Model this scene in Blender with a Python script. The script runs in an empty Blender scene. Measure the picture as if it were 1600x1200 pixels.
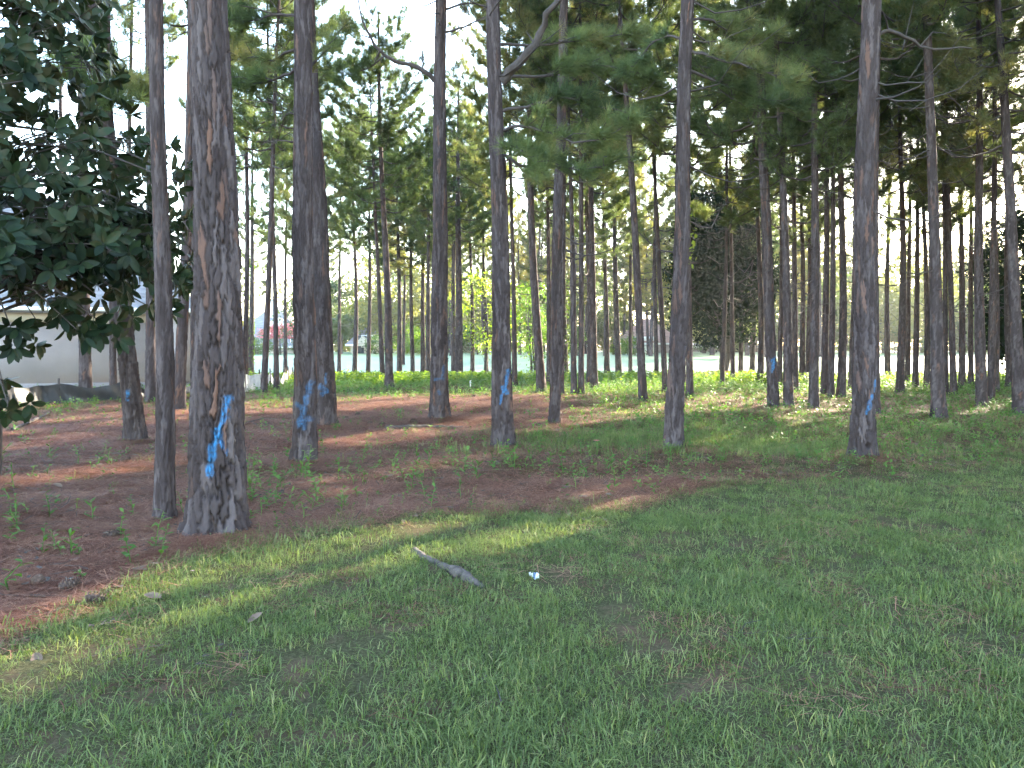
import bpy, math, random
import numpy as np
from mathutils import Vector, Matrix

# ------------------------------------------------------------------ camera, sky, sun, exposure
scene = bpy.context.scene
COL = scene.collection
random.seed(7)
RNG = np.random.default_rng(7)
W, H, F = 1600.0, 1200.0, 1256.0            # photograph size and focal length in its pixels
HOR = 540.0                                 # row of the horizon
PITCH = math.atan((H / 2 - HOR) / F)
CAMH = 1.6
cd = bpy.data.cameras.new('camera')
cam = bpy.data.objects.new('camera', cd)
COL.objects.link(cam)
cam.location = (0, 0, CAMH)
cam.rotation_euler = (math.pi / 2 - PITCH, 0, 0)
cd.sensor_width = 36.0
cd.lens = 36.0 * F / W
cd.clip_start = 0.05
cd.clip_end = 3000
scene.camera = cam

SUN_AZ, SUN_EL = math.radians(41), math.radians(20)
SUN = np.array([math.sin(SUN_AZ) * math.cos(SUN_EL), math.cos(SUN_AZ) * math.cos(SUN_EL), math.sin(SUN_EL)])
world = bpy.data.worlds.new('World')
scene.world = world
world.use_nodes = True
nt = world.node_tree
bg = nt.nodes['Background']
sky = nt.nodes.new('ShaderNodeTexSky')
sky.sky_type = 'NISHITA'
sky.sun_disc = False
sky.sun_elevation = SUN_EL
sky.sun_rotation = SUN_AZ
sky.dust_density = 0.8
sky.air_density = 1.2
nt.links.new(sky.outputs[0], bg.inputs[0])
bg.inputs[1].default_value = 0.15
sd = bpy.data.lights.new('sun', 'SUN')
sd.energy = 5.0
sd.angle = math.radians(0.5)
sd.color = (1.0, 0.86, 0.66)
sun = bpy.data.objects.new('sun', sd)
COL.objects.link(sun)
sun.rotation_euler = Vector(SUN).to_track_quat('Z', 'Y').to_euler()
sun.location = (30, 35, 40)
vs = scene.view_settings
vs.view_transform = 'Standard'
vs.look = 'None'
vs.gamma = 1.0
vs.exposure = 3.85
cy = scene.cycles
cy.max_bounces = 5
cy.diffuse_bounces = 2
cy.glossy_bounces = 2
cy.transmission_bounces = 3
cy.use_denoising = True
cy.use_adaptive_sampling = True
cy.adaptive_threshold = 0.03
cy.sample_clamp_indirect = 6.0


# ------------------------------------------------------------------ helpers
def sstep(a, b, x):
    t = np.clip((np.asarray(x, float) - a) / (b - a), 0, 1)
    return t * t * (3 - 2 * t)


def snoise(x, y, s=1.0, seed=0):
    """smooth cheap 2-D noise in about -1..1"""
    r = np.random.default_rng(seed + 991)
    out = 0
    amp = 0
    for k in range(7):
        a = r.uniform(0, 2 * math.pi)
        f = s * r.uniform(.6, 2.2)
        w = 1 / (f / s)
        out = out + w * np.sin(f * (x * math.cos(a) + y * math.sin(a)) + r.uniform(0, 6.28)
                               + 1.3 * np.sin(.6 * f * (y * math.cos(a) - x * math.sin(a)) + r.uniform(0, 6.28)))
        amp += w
    return out / amp * 1.7


def gz(x, y):
    x = np.asarray(x, float)
    y = np.asarray(y, float)
    z = .045 * snoise(x, y, .45, 3) * sstep(0, 5, y) + .03 * snoise(x, y, 1.4, 4)
    far = sstep(34, 46, y)
    z = z * (1 - .7 * far)
    left = sstep(-4, -14, x)
    z = z - (.25 + .35 * left) * sstep(35, 43, y)
    top = .80 + .35 * left - .25 * sstep(4, 25, x)
    z = z + top * sstep(44, 63, y) + (.15 + .3 * sstep(4, 25, x)) * sstep(60, 105, y)
    return z


def ray(px, py):
    u, v = (px - W / 2) / F, (H / 2 - py) / F
    c, s = math.cos(PITCH), math.sin(PITCH)
    return np.array([u, c + v * s, -s + v * c])


def at(px, py, Y):
    d = ray(px, py)
    return np.array([0, 0, CAMH]) + d * (Y / d[1])


def gp(px, py):
    """ground point seen at a photograph pixel"""
    d = ray(px, py)
    t = CAMH / -d[2]
    for _ in range(12):
        p = d * t
        z = float(gz(p[0], p[1]))
        t = .5 * t + .5 * (CAMH - z) / -d[2]
    p = d * t
    return np.array([p[0], p[1], float(gz(p[0], p[1]))])


def mesh(name, blocks, mats=None, smooth=False, attrs=None, mat_idx=None):
    """blocks: list of (V, F) with F (m,k); one mesh"""
    Vs, loops, sizes, o = [], [], [], 0
    for V, Fc in blocks:
        V = np.asarray(V, float).reshape(-1, 3)
        Fc = np.asarray(Fc, np.int64)
        Vs.append(V)
        loops.append((Fc + o).ravel())
        sizes.append(np.full(len(Fc), Fc.shape[1]))
        o += len(V)
    V = np.concatenate(Vs)
    L = np.concatenate(loops)
    S = np.concatenate(sizes)
    me = bpy.data.meshes.new(name)
    me.vertices.add(len(V))
    me.vertices.foreach_set('co', V.astype(np.float32).ravel())
    me.loops.add(len(L))
    me.loops.foreach_set('vertex_index', L.astype(np.int32))
    me.polygons.add(len(S))
    st = np.zeros(len(S), np.int32)
    st[1:] = np.cumsum(S)[:-1]
    me.polygons.foreach_set('loop_start', st)
    for m in (mats if isinstance(mats, (list, tuple)) else [mats]):
        if m:
            me.materials.append(m)
    if mat_idx is not None:
        me.polygons.foreach_set('material_index', np.asarray(mat_idx, np.int32))
    me.update(calc_edges=True)
    if smooth:
        me.polygons.foreach_set('use_smooth', np.ones(len(S), bool))
    for k, a in (attrs or {}).items():
        at_ = me.attributes.new(k, 'FLOAT', 'POINT')
        at_.data.foreach_set('value', np.asarray(a, np.float32))
    return me


def link(name, data, parent=None, loc=None, rot=None, scl=None):
    o = bpy.data.objects.new(name, data)
    COL.objects.link(o)
    if parent is not None:
        o.parent = parent
    if loc is not None:
        o.location = [float(v) for v in loc]
    if rot is not None:
        o.rotation_euler = rot
    if scl is not None:
        o.scale = (scl, scl, scl) if np.isscalar(scl) else scl
    return o


def tag(o, label=None, cat=None, group=None, kind=None):
    if label:
        o['label'] = label
    if cat:
        o['category'] = cat
    if group:
        o['group'] = group
    if kind:
        o['kind'] = kind
    return o


def empty(name, loc, rot=(0, 0, 0)):
    o = bpy.data.objects.new(name, None)
    COL.objects.link(o)
    o.location = [float(v) for v in loc]
    o.rotation_euler = rot
    o.empty_display_size = .2
    return o


def tube(P, R, n=6, cap=True):
    P = np.asarray(P, float)
    R = np.broadcast_to(np.asarray(R, float), (len(P),))
    T = np.gradient(P, axis=0)
    T /= np.linalg.norm(T, axis=1)[:, None] + 1e-9
    ref = np.array([0, 0, 1.]) if abs(T[:, 2]).mean() < .8 else np.array([1., 0, 0])
    A = np.cross(T, ref)
    A /= np.linalg.norm(A, axis=1)[:, None] + 1e-9
    B = np.cross(T, A)
    th = np.arange(n) * 2 * math.pi / n
    V = (P[:, None] + R[:, None, None] * (np.cos(th)[None, :, None] * A[:, None] + np.sin(th)[None, :, None] * B[:, None])).reshape(-1, 3)
    i = np.arange(len(P) - 1)[:, None] * n
    j = np.arange(n)[None]
    k = (j + 1) % n
    Q = np.stack([i + j, i + k, i + n + k, i + n + j], -1).reshape(-1, 4)
    out = [(V, Q)]
    if cap:
        m = len(P)
        V2 = np.concatenate([V[:n], V[-n:], [P[0]], [P[-1]]])
        f = [(2 * n, (a + 1) % n, a) for a in range(n)] + [(2 * n + 1, n + a, n + (a + 1) % n) for a in range(n)]
        out.append((V2, np.array(f)))
    return out


def box(x0, x1, y0, y1, z0, z1):
    V = np.array([(x, y, z) for z in (z0, z1) for y in (y0, y1) for x in (x0, x1)], float)
    Q = np.array([(0, 2, 3, 1), (4, 5, 7, 6), (0, 1, 5, 4), (1, 3, 7, 5), (3, 2, 6, 7), (2, 0, 4, 6)])
    return (V, Q)


# ------------------------------------------------------------------ materials
def material(name):
    m = bpy.data.materials.new(name)
    m.use_nodes = True
    n = m.node_tree
    n.nodes.clear()
    out = n.nodes.new('ShaderNodeOutputMaterial')
    return m, n, out


def N(n, t, **kw):
    o = n.nodes.new(t)
    for k, v in kw.items():
        if k.startswith('i_'):
            o.inputs[int(k[2:])].default_value = v
        else:
            setattr(o, k, v)
    return o


def ramp(n, fac, stops):
    r = n.nodes.new('ShaderNodeValToRGB')
    e = r.color_ramp.elements
    while len(e) < len(stops):
        e.new(.5)
    for i, (p, c) in enumerate(stops):
        e[i].position = p
        e[i].color = (*c, 1)
    n.links.new(fac, r.inputs[0])
    return r.outputs[0]


def mixc(n, fac, a, b, mode='MIX'):
    m = n.nodes.new('ShaderNodeMix')
    m.data_type = 'RGBA'
    m.blend_type = mode
    for sock, v in ((m.inputs[0], fac), (m.inputs[6], a), (m.inputs[7], b)):
        if hasattr(v, 'is_output'):
            n.links.new(v, sock)
        elif np.isscalar(v):
            sock.default_value = v
        else:
            sock.default_value = (*v, 1)
    return m.outputs[2]


def noise_tex(n, scale, detail=3, coord='Object', vec_scale=None, rough=.55):
    tc = n.nodes.new('ShaderNodeTexCoord')
    src = tc.outputs[coord]
    if vec_scale:
        mp = n.nodes.new('ShaderNodeMapping')
        mp.inputs['Scale'].default_value = vec_scale
        n.links.new(src, mp.inputs[0])
        src = mp.outputs[0]
    t = n.nodes.new('ShaderNodeTexNoise')
    t.inputs['Scale'].default_value = scale
    t.inputs['Detail'].default_value = detail
    t.inputs['Roughness'].default_value = rough
    n.links.new(src, t.inputs[0])
    return t.outputs[0]


def attr(n, name):
    a = n.nodes.new('ShaderNodeAttribute')
    a.attribute_name = name
    return a.outputs['Fac']


def leaf_mat(name, stops, trans=.4, tcol=(1.5, 1.6, .6), rough=.55, spec=.3, scale=1.2, use_random=False, patch=None):
    """diffuse + translucent foliage; colour varies with a noise in space and with the object's random number"""
    m, n, out = material(name)
    fac = noise_tex(n, scale, 2)
    if use_random:
        oi = n.nodes.new('ShaderNodeObjectInfo')
        a = N(n, 'ShaderNodeMath', operation='MULTIPLY_ADD')
        n.links.new(oi.outputs['Random'], a.inputs[0])
        a.inputs[1].default_value = .75
        n.links.new(fac, a.inputs[2])
        b = N(n, 'ShaderNodeMath', operation='SUBTRACT', i_1=.37)
        n.links.new(a.outputs[0], b.inputs[0])
        fac = b.outputs[0]
    c = ramp(n, fac, stops)
    p = N(n, 'ShaderNodeBsdfPrincipled')
    p.inputs['Roughness'].default_value = rough
    p.inputs['Specular IOR Level'].default_value = spec
    n.links.new(c, p.inputs['Base Color'])
    t = N(n, 'ShaderNodeBsdfTranslucent')
    n.links.new(mixc(n, 1.0, c, tcol, 'MULTIPLY'), t.inputs[0])
    mx = N(n, 'ShaderNodeMixShader', i_0=trans)
    n.links.new(p.outputs[0], mx.inputs[1])
    n.links.new(t.outputs[0], mx.inputs[2])
    n.links.new(mx.outputs[0], out.inputs[0])
    return m


def plain_mat(name, col, rough=.8, var=.25, scale=8, bump=0.0, vec_scale=None, spec=.3):
    m, n, out = material(name)
    fac = noise_tex(n, scale, 4, vec_scale=vec_scale)
    c = ramp(n, fac, [(.3, tuple(v * (1 - var) for v in col)), (.7, tuple(min(1, v * (1 + var)) for v in col))])
    p = N(n, 'ShaderNodeBsdfPrincipled')
    p.inputs['Roughness'].default_value = rough
    p.inputs['Specular IOR Level'].default_value = spec
    n.links.new(c, p.inputs['Base Color'])
    if bump:
        b = N(n, 'ShaderNodeBump', i_0=bump)
        b.inputs['Distance'].default_value = .02
        n.links.new(noise_tex(n, scale * 3, 5, vec_scale=vec_scale), b.inputs['Height'])
        n.links.new(b.outputs[0], p.inputs['Normal'])
    n.links.new(p.outputs[0], out.inputs[0])
    return m


def bark_mat():
    m, n, out = material('pine_bark')
    tone = attr(n, 'tone')
    red = attr(n, 'red')
    fur = attr(n, 'furrow')
    paint = attr(n, 'paint')
    fine = noise_tex(n, 26, 5, vec_scale=(1, 1, .35))
    big = noise_tex(n, 1.7, 2, vec_scale=(1, 1, .5))
    a = N(n, 'ShaderNodeMath', operation='MULTIPLY_ADD', i_1=.55)
    n.links.new(fine, a.inputs[0])
    n.links.new(tone, a.inputs[2])
    c = ramp(n, a.outputs[0], [(.25, (.029, .0215, .0215)), (.65, (.048, .037, .038)), (1.0, (.094, .076, .078))])
    c = mixc(n, red, c, (.125, .068, .050))
    lich = ramp(n, big, [(.50, (0, 0, 0)), (.75, (.35, .35, .35))])
    c = mixc(n, lich, c, (.072, .062, .064))
    c = mixc(n, fur, c, (.030, .023, .022))
    pn = N(n, 'ShaderNodeMath', operation='MULTIPLY_ADD', i_1=2.6, i_2=-.95)
    n.links.new(noise_tex(n, 34, 4), pn.inputs[0])
    pm = N(n, 'ShaderNodeMath', operation='MULTIPLY', use_clamp=True)
    n.links.new(paint, pm.inputs[0])
    pa = N(n, 'ShaderNodeMath', operation='ADD', i_1=.45)
    n.links.new(pn.outputs[0], pa.inputs[0])
    n.links.new(pa.outputs[0], pm.inputs[1])
    c = mixc(n, pm.outputs[0], c, (.035, .150, .32))
    p = N(n, 'ShaderNodeBsdfPrincipled')
    p.inputs['Roughness'].default_value = .85
    p.inputs['Specular IOR Level'].default_value = .04
    n.links.new(c, p.inputs['Base Color'])
    b = N(n, 'ShaderNodeBump', i_0=.6)
    b.inputs['Distance'].default_value = .012
    n.links.new(noise_tex(n, 45, 6, vec_scale=(1, 1, .4), rough=.65), b.inputs['Height'])
    n.links.new(b.outputs[0], p.inputs['Normal'])
    n.links.new(p.outputs[0], out.inputs[0])
    return m


M = {}
M['bark'] = bark_mat()
M['twig'] = plain_mat('pine_branch_wood', (.050, .040, .038), .9, .3, 12)
M['needle'] = leaf_mat('pine_needles', [(.25, (.052, .078, .040)), (.5, (.088, .122, .056)), (.72, (.122, .146, .066)), (.88, (.16, .155, .078))], .48, (1.5, 1.45, .75), .6, .1, 3.5, True)
M['needle_far'] = leaf_mat('pine_needles_sunny', [(.25, (.060, .085, .030)), (.55, (.105, .125, .040)), (.85, (.150, .140, .050))], .5, (1.5, 1.4, .6), .6, .1, .5, True)
M['brown_needle'] = leaf_mat('dead_needles', [(.3, (.16, .085, .04)), (.7, (.27, .16, .08))], .35, (1.2, 1, .7), .7, .2, 2)
M['magnolia'] = leaf_mat('magnolia_leaf', [(.15, (.005, .011, .006)), (.5, (.009, .019, .010)), (.8, (.017, .031, .014)), (.97, (.034, .034, .017))], .10, (1.6, 1.7, .5), .40, .10, 7, True)
M['evergreen'] = leaf_mat('dark_evergreen_leaf', [(.3, (.009, .016, .009)), (.6, (.016, .026, .012)), (.85, (.030, .040, .016))], .04, (1.5, 1.5, .5), .9, 0.0, 2)
M['leaf'] = leaf_mat('young_leaf', [(.25, (.050, .095, .022)), (.55, (.095, .150, .030)), (.85, (.145, .195, .040))], .58, (1.7, 1.75, .5), .55, .12, 1.0, True)
M['leaf_far'] = leaf_mat('far_leaf', [(.25, (.055, .085, .030)), (.55, (.100, .130, .042)), (.85, (.165, .165, .060))], .45, (1.4, 1.4, .55), .55, .3, .4, True)
M['hedge'] = leaf_mat('hedge_leaf', [(.3, (.03, .06, .02)), (.7, (.07, .12, .03))], .35, (1.5, 1.6, .5), .5, .3, 1.2, True)
M['pink'] = leaf_mat('pink_blossom', [(.3, (.45, .10, .12)), (.7, (.62, .22, .22))], .4, (1.2, .9, .9), .6, .2, 3)
M['grass'] = leaf_mat('grass_blade', [(.12, (.056, .080, .026)), (.45, (.096, .128, .048)), (.75, (.138, .170, .068)), (.95, (.23, .215, .105))], .35, (1.4, 1.5, .5), .55, .10, .9, True)
M['weed'] = leaf_mat('weed_leaf', [(.2, (.055, .115, .028)), (.55, (.085, .165, .040)), (.85, (.125, .200, .055))], .40, (1.4, 1.5, .5), .55, .12, 2.5, True)
M['straw'] = leaf_mat('fallen_pine_straw', [(.15, (.080, .029, .018)), (.5, (.165, .066, .042)), (.85, (.30, .155, .10))], .15, (1.2, 1, .8), .7, .2, 1.0, True)
M['wood'] = plain_mat('dead_wood', (.050, .040, .036), .95, .4, 16, .6, (1, 1, 1))
M['root'] = plain_mat('grey_root', (.066, .053, .048), .9, .45, 18, .5)
M['cone'] = plain_mat('pine_cone', (.075, .047, .036), .9, .4, 30)
M['deadleaf'] = plain_mat('dead_leaf', (.115, .075, .052), .85, .35, 9)
M['stucco'] = plain_mat('stucco', (.255, .225, .225), .95, .10, .9, .15)
M['stucco2'] = plain_mat('tan_stucco', (.42, .37, .30), .95, .08, .7)
M['roof'] = plain_mat('grey_slate', (.19, .19, .215), .75, .25, 1.4, .3, (1, 1, 5))
M['roof2'] = plain_mat('clay_roof', (.33, .21, .18), .8, .25, 1.4, .3, (1, 1, 5))
M['trim'] = plain_mat('white_trim', (.72, .72, .70), .6, .05, 3)
M['dark'] = plain_mat('dark_glass', (.04, .05, .06), .15, .1, 3, spec=.5)
M['black_fabric'] = leaf_mat('black_silt_fabric', [(.3, (.020, .020, .022)), (.7, (.038, .036, .038))], .12, (1, 1, 1), .55, .4, 3)
M['sunlit_pale_fabric'] = leaf_mat('sunlit_look_fabric', [(.3, (.28, .27, .27)), (.7, (.42, .41, .40))], .5, (1, 1, 1), .6, .3, 3)  # silt fabric standing in sun: its lit look is put into the colour
M['stake'] = plain_mat('pale_stake', (.62, .55, .46), .8, .15, 10)
M['whitepaint'] = plain_mat('white_litter', (.55, .55, .57), .6, .15, 30)
M['blueprint'] = plain_mat('blue_print', (.10, .16, .40), .4, .2, 20)


def ground_mat():
    m, n, out = material('forest_floor')
    lawn = attr(n, 'lawn')
    f1 = noise_tex(n, 3.5, 6, rough=.65)
    f2 = noise_tex(n, 55, 4, rough=.7)
    f3 = noise_tex(n, .5, 3)
    straw = ramp(n, f2, [(.3, (.048, .0185, .0125)), (.5, (.110, .043, .029)), (.72, (.195, .088, .060))])
    straw = mixc(n, ramp(n, f1, [(.42, (0, 0, 0)), (.62, (.55, .55, .55))]), straw, (.070, .031, .023))
    soil = ramp(n, f2, [(.3, (.030, .030, .016)), (.55, (.070, .066, .034)), (.75, (.120, .105, .060))])
    soil = mixc(n, ramp(n, f1, [(.50, (0, 0, 0)), (.64, (.8, .8, .8))]), soil, (.105, .068, .046))
    a = N(n, 'ShaderNodeMath', operation='MULTIPLY_ADD', i_1=1.0)
    n.links.new(f1, a.inputs[0])
    n.links.new(lawn, a.inputs[2])
    k = ramp(n, a.outputs[0], [(.62, (0, 0, 0)), (1.0, (1, 1, 1))])
    c = mixc(n, k, straw, soil)
    p = N(n, 'ShaderNodeBsdfPrincipled')
    p.inputs['Roughness'].default_value = .95
    p.inputs['Specular IOR Level'].default_value = .0
    n.links.new(c, p.inputs['Base Color'])
    b = N(n, 'ShaderNodeBump', i_0=.8)
    b.inputs['Distance'].default_value = .03
    n.links.new(f2, b.inputs['Height'])
    n.links.new(b.outputs[0], p.inputs['Normal'])
    n.links.new(p.outputs[0], out.inputs[0])
    return m


def turf_mat():
    m, n, out = material('fairway_turf')
    f = noise_tex(n, .35, 4)
    f2 = noise_tex(n, 9, 4)
    c = ramp(n, f, [(.35, (.075, .140, .062)), (.65, (.105, .170, .074))])
    c = mixc(n, .25, c, ramp(n, f2, [(.3, (.05, .10, .045)), (.7, (.11, .18, .085))]))
    p = N(n, 'ShaderNodeBsdfPrincipled')
    p.inputs['Roughness'].default_value = .5
    p.inputs['Specular IOR Level'].default_value = .35
    n.links.new(c, p.inputs['Base Color'])
    n.links.new(p.outputs[0], out.inputs[0])
    return m


M['ground'] = ground_mat()
M['turf'] = turf_mat()

# ------------------------------------------------------------------ ground
LAWN_EDGE = np.array([gp(*q)[:2] for q in [(-250, 1100), (0, 1008), (130, 955), (215, 912), (330, 868), (440, 852), (560, 826), (660, 802),
                                            (800, 802), (1000, 792), (1130, 745), (1300, 738), (1400, 738), (1600, 705), (1900, 690)]])
o_ = np.argsort(LAWN_EDGE[:, 0])
LAWN_EDGE = LAWN_EDGE[o_]


def lawn_d(x, y):
    """metres inside the mown grass (positive) or out on the pine straw"""
    e = np.interp(x, LAWN_EDGE[:, 0], LAWN_EDGE[:, 1])
    return (e - y) * .75 + .35 * snoise(x, y, 1.1, 21) + .15 * snoise(x, y, 3.1, 22)


def green(x, y):
    """how much of the floor beyond the lawn is grown over with low green, 0..1"""
    x = np.asarray(x, float)
    y = np.asarray(y, float)
    a = snoise(x, y, .35, 31) * .5 + snoise(x, y, 1.0, 32) * .35
    g = .12 + .72 * sstep(-2.2, 2.6, x - .04 * y + 1.2 * a) * sstep(8, 13, y)
    g = np.maximum(g, .85 * sstep(17, 23, y + 3 * a) * sstep(-2, -6, x + a))     # left, by the fence
    g = np.maximum(g, sstep(30, 35, y + 2.5 * a))                               # bank before the fairway
    g = np.maximum(g, .5 * sstep(22, 25, y + 5 * a))
    g = g + .30 * a
    return np.clip(g, 0, 1)


def axis_steps(lo, hi, near0, near1, fine, grow):
    v = [near0]
    while v[-1] < near1:
        v.append(v[-1] + fine)
    s = fine
    while v[-1] < hi:
        s *= grow
        v.append(v[-1] + s)
    w = [near0]
    s = fine
    while w[-1] > lo:
        s *= grow
        w.append(w[-1] - s)
    return np.array(sorted(set(w[1:] + v)))


gx = axis_steps(-900, 900, -9, 9, .16, 1.09)
gy = axis_steps(-60, 1500, 1.5, 16, .16, 1.045)
X, Y = np.meshgrid(gx, gy)
Z = gz(X, Y) + .012 * snoise(X, Y, 7, 41) * (Y < 20)
V = np.stack([X, Y, Z], -1).reshape(-1, 3)
V_GROUND = V
ny, nx = X.shape
i = np.arange(ny - 1)[:, None] * nx
j = np.arange(nx - 1)[None]
Q = np.stack([i + j, i + j + 1, i + nx + j + 1, i + nx + j], -1).reshape(-1, 4)
qc = V[Q].mean(1)
turf_from = 40.5 + 1.2 * np.sin(qc[:, 0] * .21) + .7 * np.sin(qc[:, 0] * .53 + 1)
isturf = (qc[:, 1] > turf_from) & (qc[:, 1] < 135) & (qc[:, 0] > -34)
lawn_attr = np.maximum(sstep(-.9, .8, lawn_d(V[:, 0], V[:, 1])), .9 * green(V[:, 0], V[:, 1]))
lawn_attr = np.where(V[:, 1] > 130, 1, lawn_attr)


def sub(V, Q, mask, extra):
    q = Q[mask]
    u, inv = np.unique(q, return_inverse=True)
    return V[u], inv.reshape(q.shape), extra[u]


v, q, e = sub(V, Q, ~isturf, lawn_attr)
tag(link('ground', mesh('ground', [(v, q)], M['ground'], True, {'lawn': e})), 'shaded forest floor of reddish pine straw and thin grass', kind='structure')
v, q, e = sub(V, Q, isturf, lawn_attr)
tag(link('fairway', mesh('fairway', [(v, q)], M['turf'], True)), 'smooth mown golf fairway rising behind the pine trunks', kind='structure')


# ------------------------------------------------------------------ pine trunks
def bark_trunk(name, zs, rad, axis, nth, pw, ph, depth, seed, paint=None, flare=1.0, knots=(), fade=1.0):
    r = np.random.default_rng(seed)
    zs = np.asarray(zs, float)
    th = np.arange(nth) * 2 * math.pi / nth
    TH, ZZ = np.meshgrid(th, zs)
    R0 = rad(zs)
    rb = R0[0]
    ncol = max(5, int(round(2 * math.pi * rb / pw)))
    nrow = 64
    jit = r.uniform(-.36, .36, (ncol, nrow, 2))
    hgt = r.uniform(0, 1, (ncol, nrow))
    ton = r.uniform(0, 1, (ncol, nrow))
    rd = (r.uniform(0, 1, (ncol, nrow)) > .90) * r.uniform(.3, 1, (ncol, nrow))
    wob = .28 * np.sin(2 * TH + 2.1 * ZZ / ph * .7 + 1) * .5 + .25 * np.sin(3 * TH - ZZ / ph * 1.7) + .12 * np.sin(7 * TH + ZZ / ph * 5.1) + .08 * np.sin(13 * TH - ZZ / ph * 11)
    U = TH / (2 * math.pi) * ncol + wob * .9 + .07 * np.sin(ZZ / ph * 8.3 + 5 * np.sin(3 * TH)) + .06 * np.sin(ZZ / ph * 23 + 9 * TH)
    Vv = ZZ / ph + .45 * np.sin(3 * TH + 2) + .25 * np.sin(8 * TH + ZZ / ph * 3) + .12 * np.sin(29 * TH + ZZ / ph * 7)
    cu, cv = np.floor(U).astype(int), np.floor(Vv).astype(int)
    f1 = np.full(U.shape, 9.)
    f2 = np.full(U.shape, 9.)
    iu = np.zeros(U.shape, int)
    iv = np.zeros(U.shape, int)
    for du in (-1, 0, 1):
        for dv in (-1, 0, 1):
            a, b = (cu + du), (cv + dv)
            am, bm = a % ncol, b % nrow
            d = np.maximum(np.abs(a + .5 + jit[am, bm, 0] - U), .8 * np.abs(b + .5 + jit[am, bm, 1] - Vv)) * .75 + .25 * np.hypot(a + .5 + jit[am, bm, 0] - U, .8 * (b + .5 + jit[am, bm, 1] - Vv)) + .10 * hgt[am, bm]
            n1 = d < f1
            f2 = np.where(n1, f1, np.minimum(f2, d))
            f1 = np.where(n1, d, f1)
            iu = np.where(n1, am, iu)
            iv = np.where(n1, bm, iv)
    edge = f2 - f1 + .05 * np.sin(23 * TH + 17 * ZZ / ph) * np.sin(9 * ZZ / ph + 4 * TH)
    prof = sstep(.0, .20, edge)
    fine = .30 * np.sin(19 * TH + 31 * ZZ / ph * .35 + 3 * np.sin(ZZ / ph * 5)) + .25 * np.sin(33 * TH - ZZ / ph * 9.3 + 2 * np.sin(5 * TH))
    fine = fine + r.normal(0, .35, fine.shape)
    tilt = (U - np.floor(U) - .5) * (hgt[iu, iv] - .5) * .9
    disp = depth * (prof - 1 + prof * (.75 * hgt[iu, iv] - .35 + tilt) + .10 * fine)
    low = np.clip(1.25 - .12 * ZZ, .45, 1.25)
    fl = 1 + flare * (.55 * np.exp(-ZZ / .15) + .26 * np.exp(-ZZ / .55)) * (1 + .30 * np.sin(3 * TH + seed) + .22 * np.sin(5 * TH + 2 * seed))
    RR = R0[:, None] * fl * (1 + .025 * np.sin(2 * TH + .8 * ZZ + seed)) + disp * low * (R0[:, None] / rb) ** .5
    ax = axis(zs)
    x = ax[:, 0][:, None] + RR * np.sin(TH)
    y = ax[:, 1][:, None] - RR * np.cos(TH)            # theta 0 faces the camera
    pn = np.zeros(U.shape)
    if paint:
        for pts, w in paint:
            pts = np.asarray(pts, float)
            for a, b in zip(pts[:-1], pts[1:]):
                d = b - a
                t = np.clip(((x - a[0]) * d[0] + (ZZ - a[1]) * d[1]) / (d @ d + 1e-9), 0, 1)
                dist = np.hypot(x - a[0] - t * d[0], ZZ - a[1] - t * d[1])
                pn = np.maximum(pn, sstep(w * 1.25, w * .55, dist + .25 * w * np.sin(40 * x + 33 * ZZ)))
        pn = pn * (np.cos(TH) > .05) * (.5 + .5 * prof)
    for kx, kz, kr in knots:                              # an open knot hole on the camera side
        d = np.hypot((x - kx), (ZZ - kz) * .8)
        k = sstep(kr, kr * .45, d) * (np.cos(TH) > .2)
        y = y + k * kr * 2.2
        ring = np.exp(-((d - kr * 1.25) / (kr * .4)) ** 2) * (np.cos(TH) > .2)
        y = y - ring * kr * .35
    Vt = np.stack([x, y, ZZ - .12], -1).reshape(-1, 3)
    m_, n_ = U.shape
    i = np.arange(m_ - 1)[:, None] * n_
    j = np.arange(n_)[None]
    k = (j + 1) % n_
    Q = np.stack([i + j, i + k, i + n_ + k, i + n_ + j], -1).reshape(-1, 4)
    return mesh(name, [(Vt, Q)], M['bark'], True,
                {'tone': (ton[iu, iv] * .55 + .12).ravel(), 'red': (rd[iu, iv] * prof * .8).ravel(),
                 'furrow': ((1 - prof) * .5).ravel(), 'paint': (pn * fade).ravel()})


# ------------------------------------------------------------------ pine foliage
def unit(v):
    return v / (np.linalg.norm(v, axis=-1, keepdims=True) + 1e-9)


def tufts(P, D, n, L, w, r, spread=1.15, droop=.25):
    """n needles fanning from every twig tip"""
    T = len(P)
    D = unit(D)
    ref = np.where(np.abs(D[:, 2:3]) < .9, [[0, 0, 1.]], [[1., 0, 0]])
    A = unit(np.cross(D, ref))
    B = np.cross(D, A)
    ph = r.uniform(0, 2 * math.pi, (T, n))
    an = spread * np.sqrt(r.uniform(0.02, 1, (T, n)))
    d = D[:, None] * np.cos(an)[..., None] + np.sin(an)[..., None] * (np.cos(ph)[..., None] * A[:, None] + np.sin(ph)[..., None] * B[:, None])
    ln = L * r.uniform(.7, 1.15, (T, n))
    base = P[:, None] - D[:, None] * r.uniform(0, .10, (T, n))[..., None] * (L / .2)
    side = unit(np.cross(d, r.normal(size=(T, n, 3)))) * w / 2
    tip = base + d * ln[..., None]
    tip[..., 2] -= droop * ln * (1 - np.abs(d[..., 2]))
    V = np.stack([base + side, tip, base - side], 2).reshape(-1, 3)
    Q = np.arange(T * n * 3).reshape(-1, 3)
    return V, Q


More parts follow.
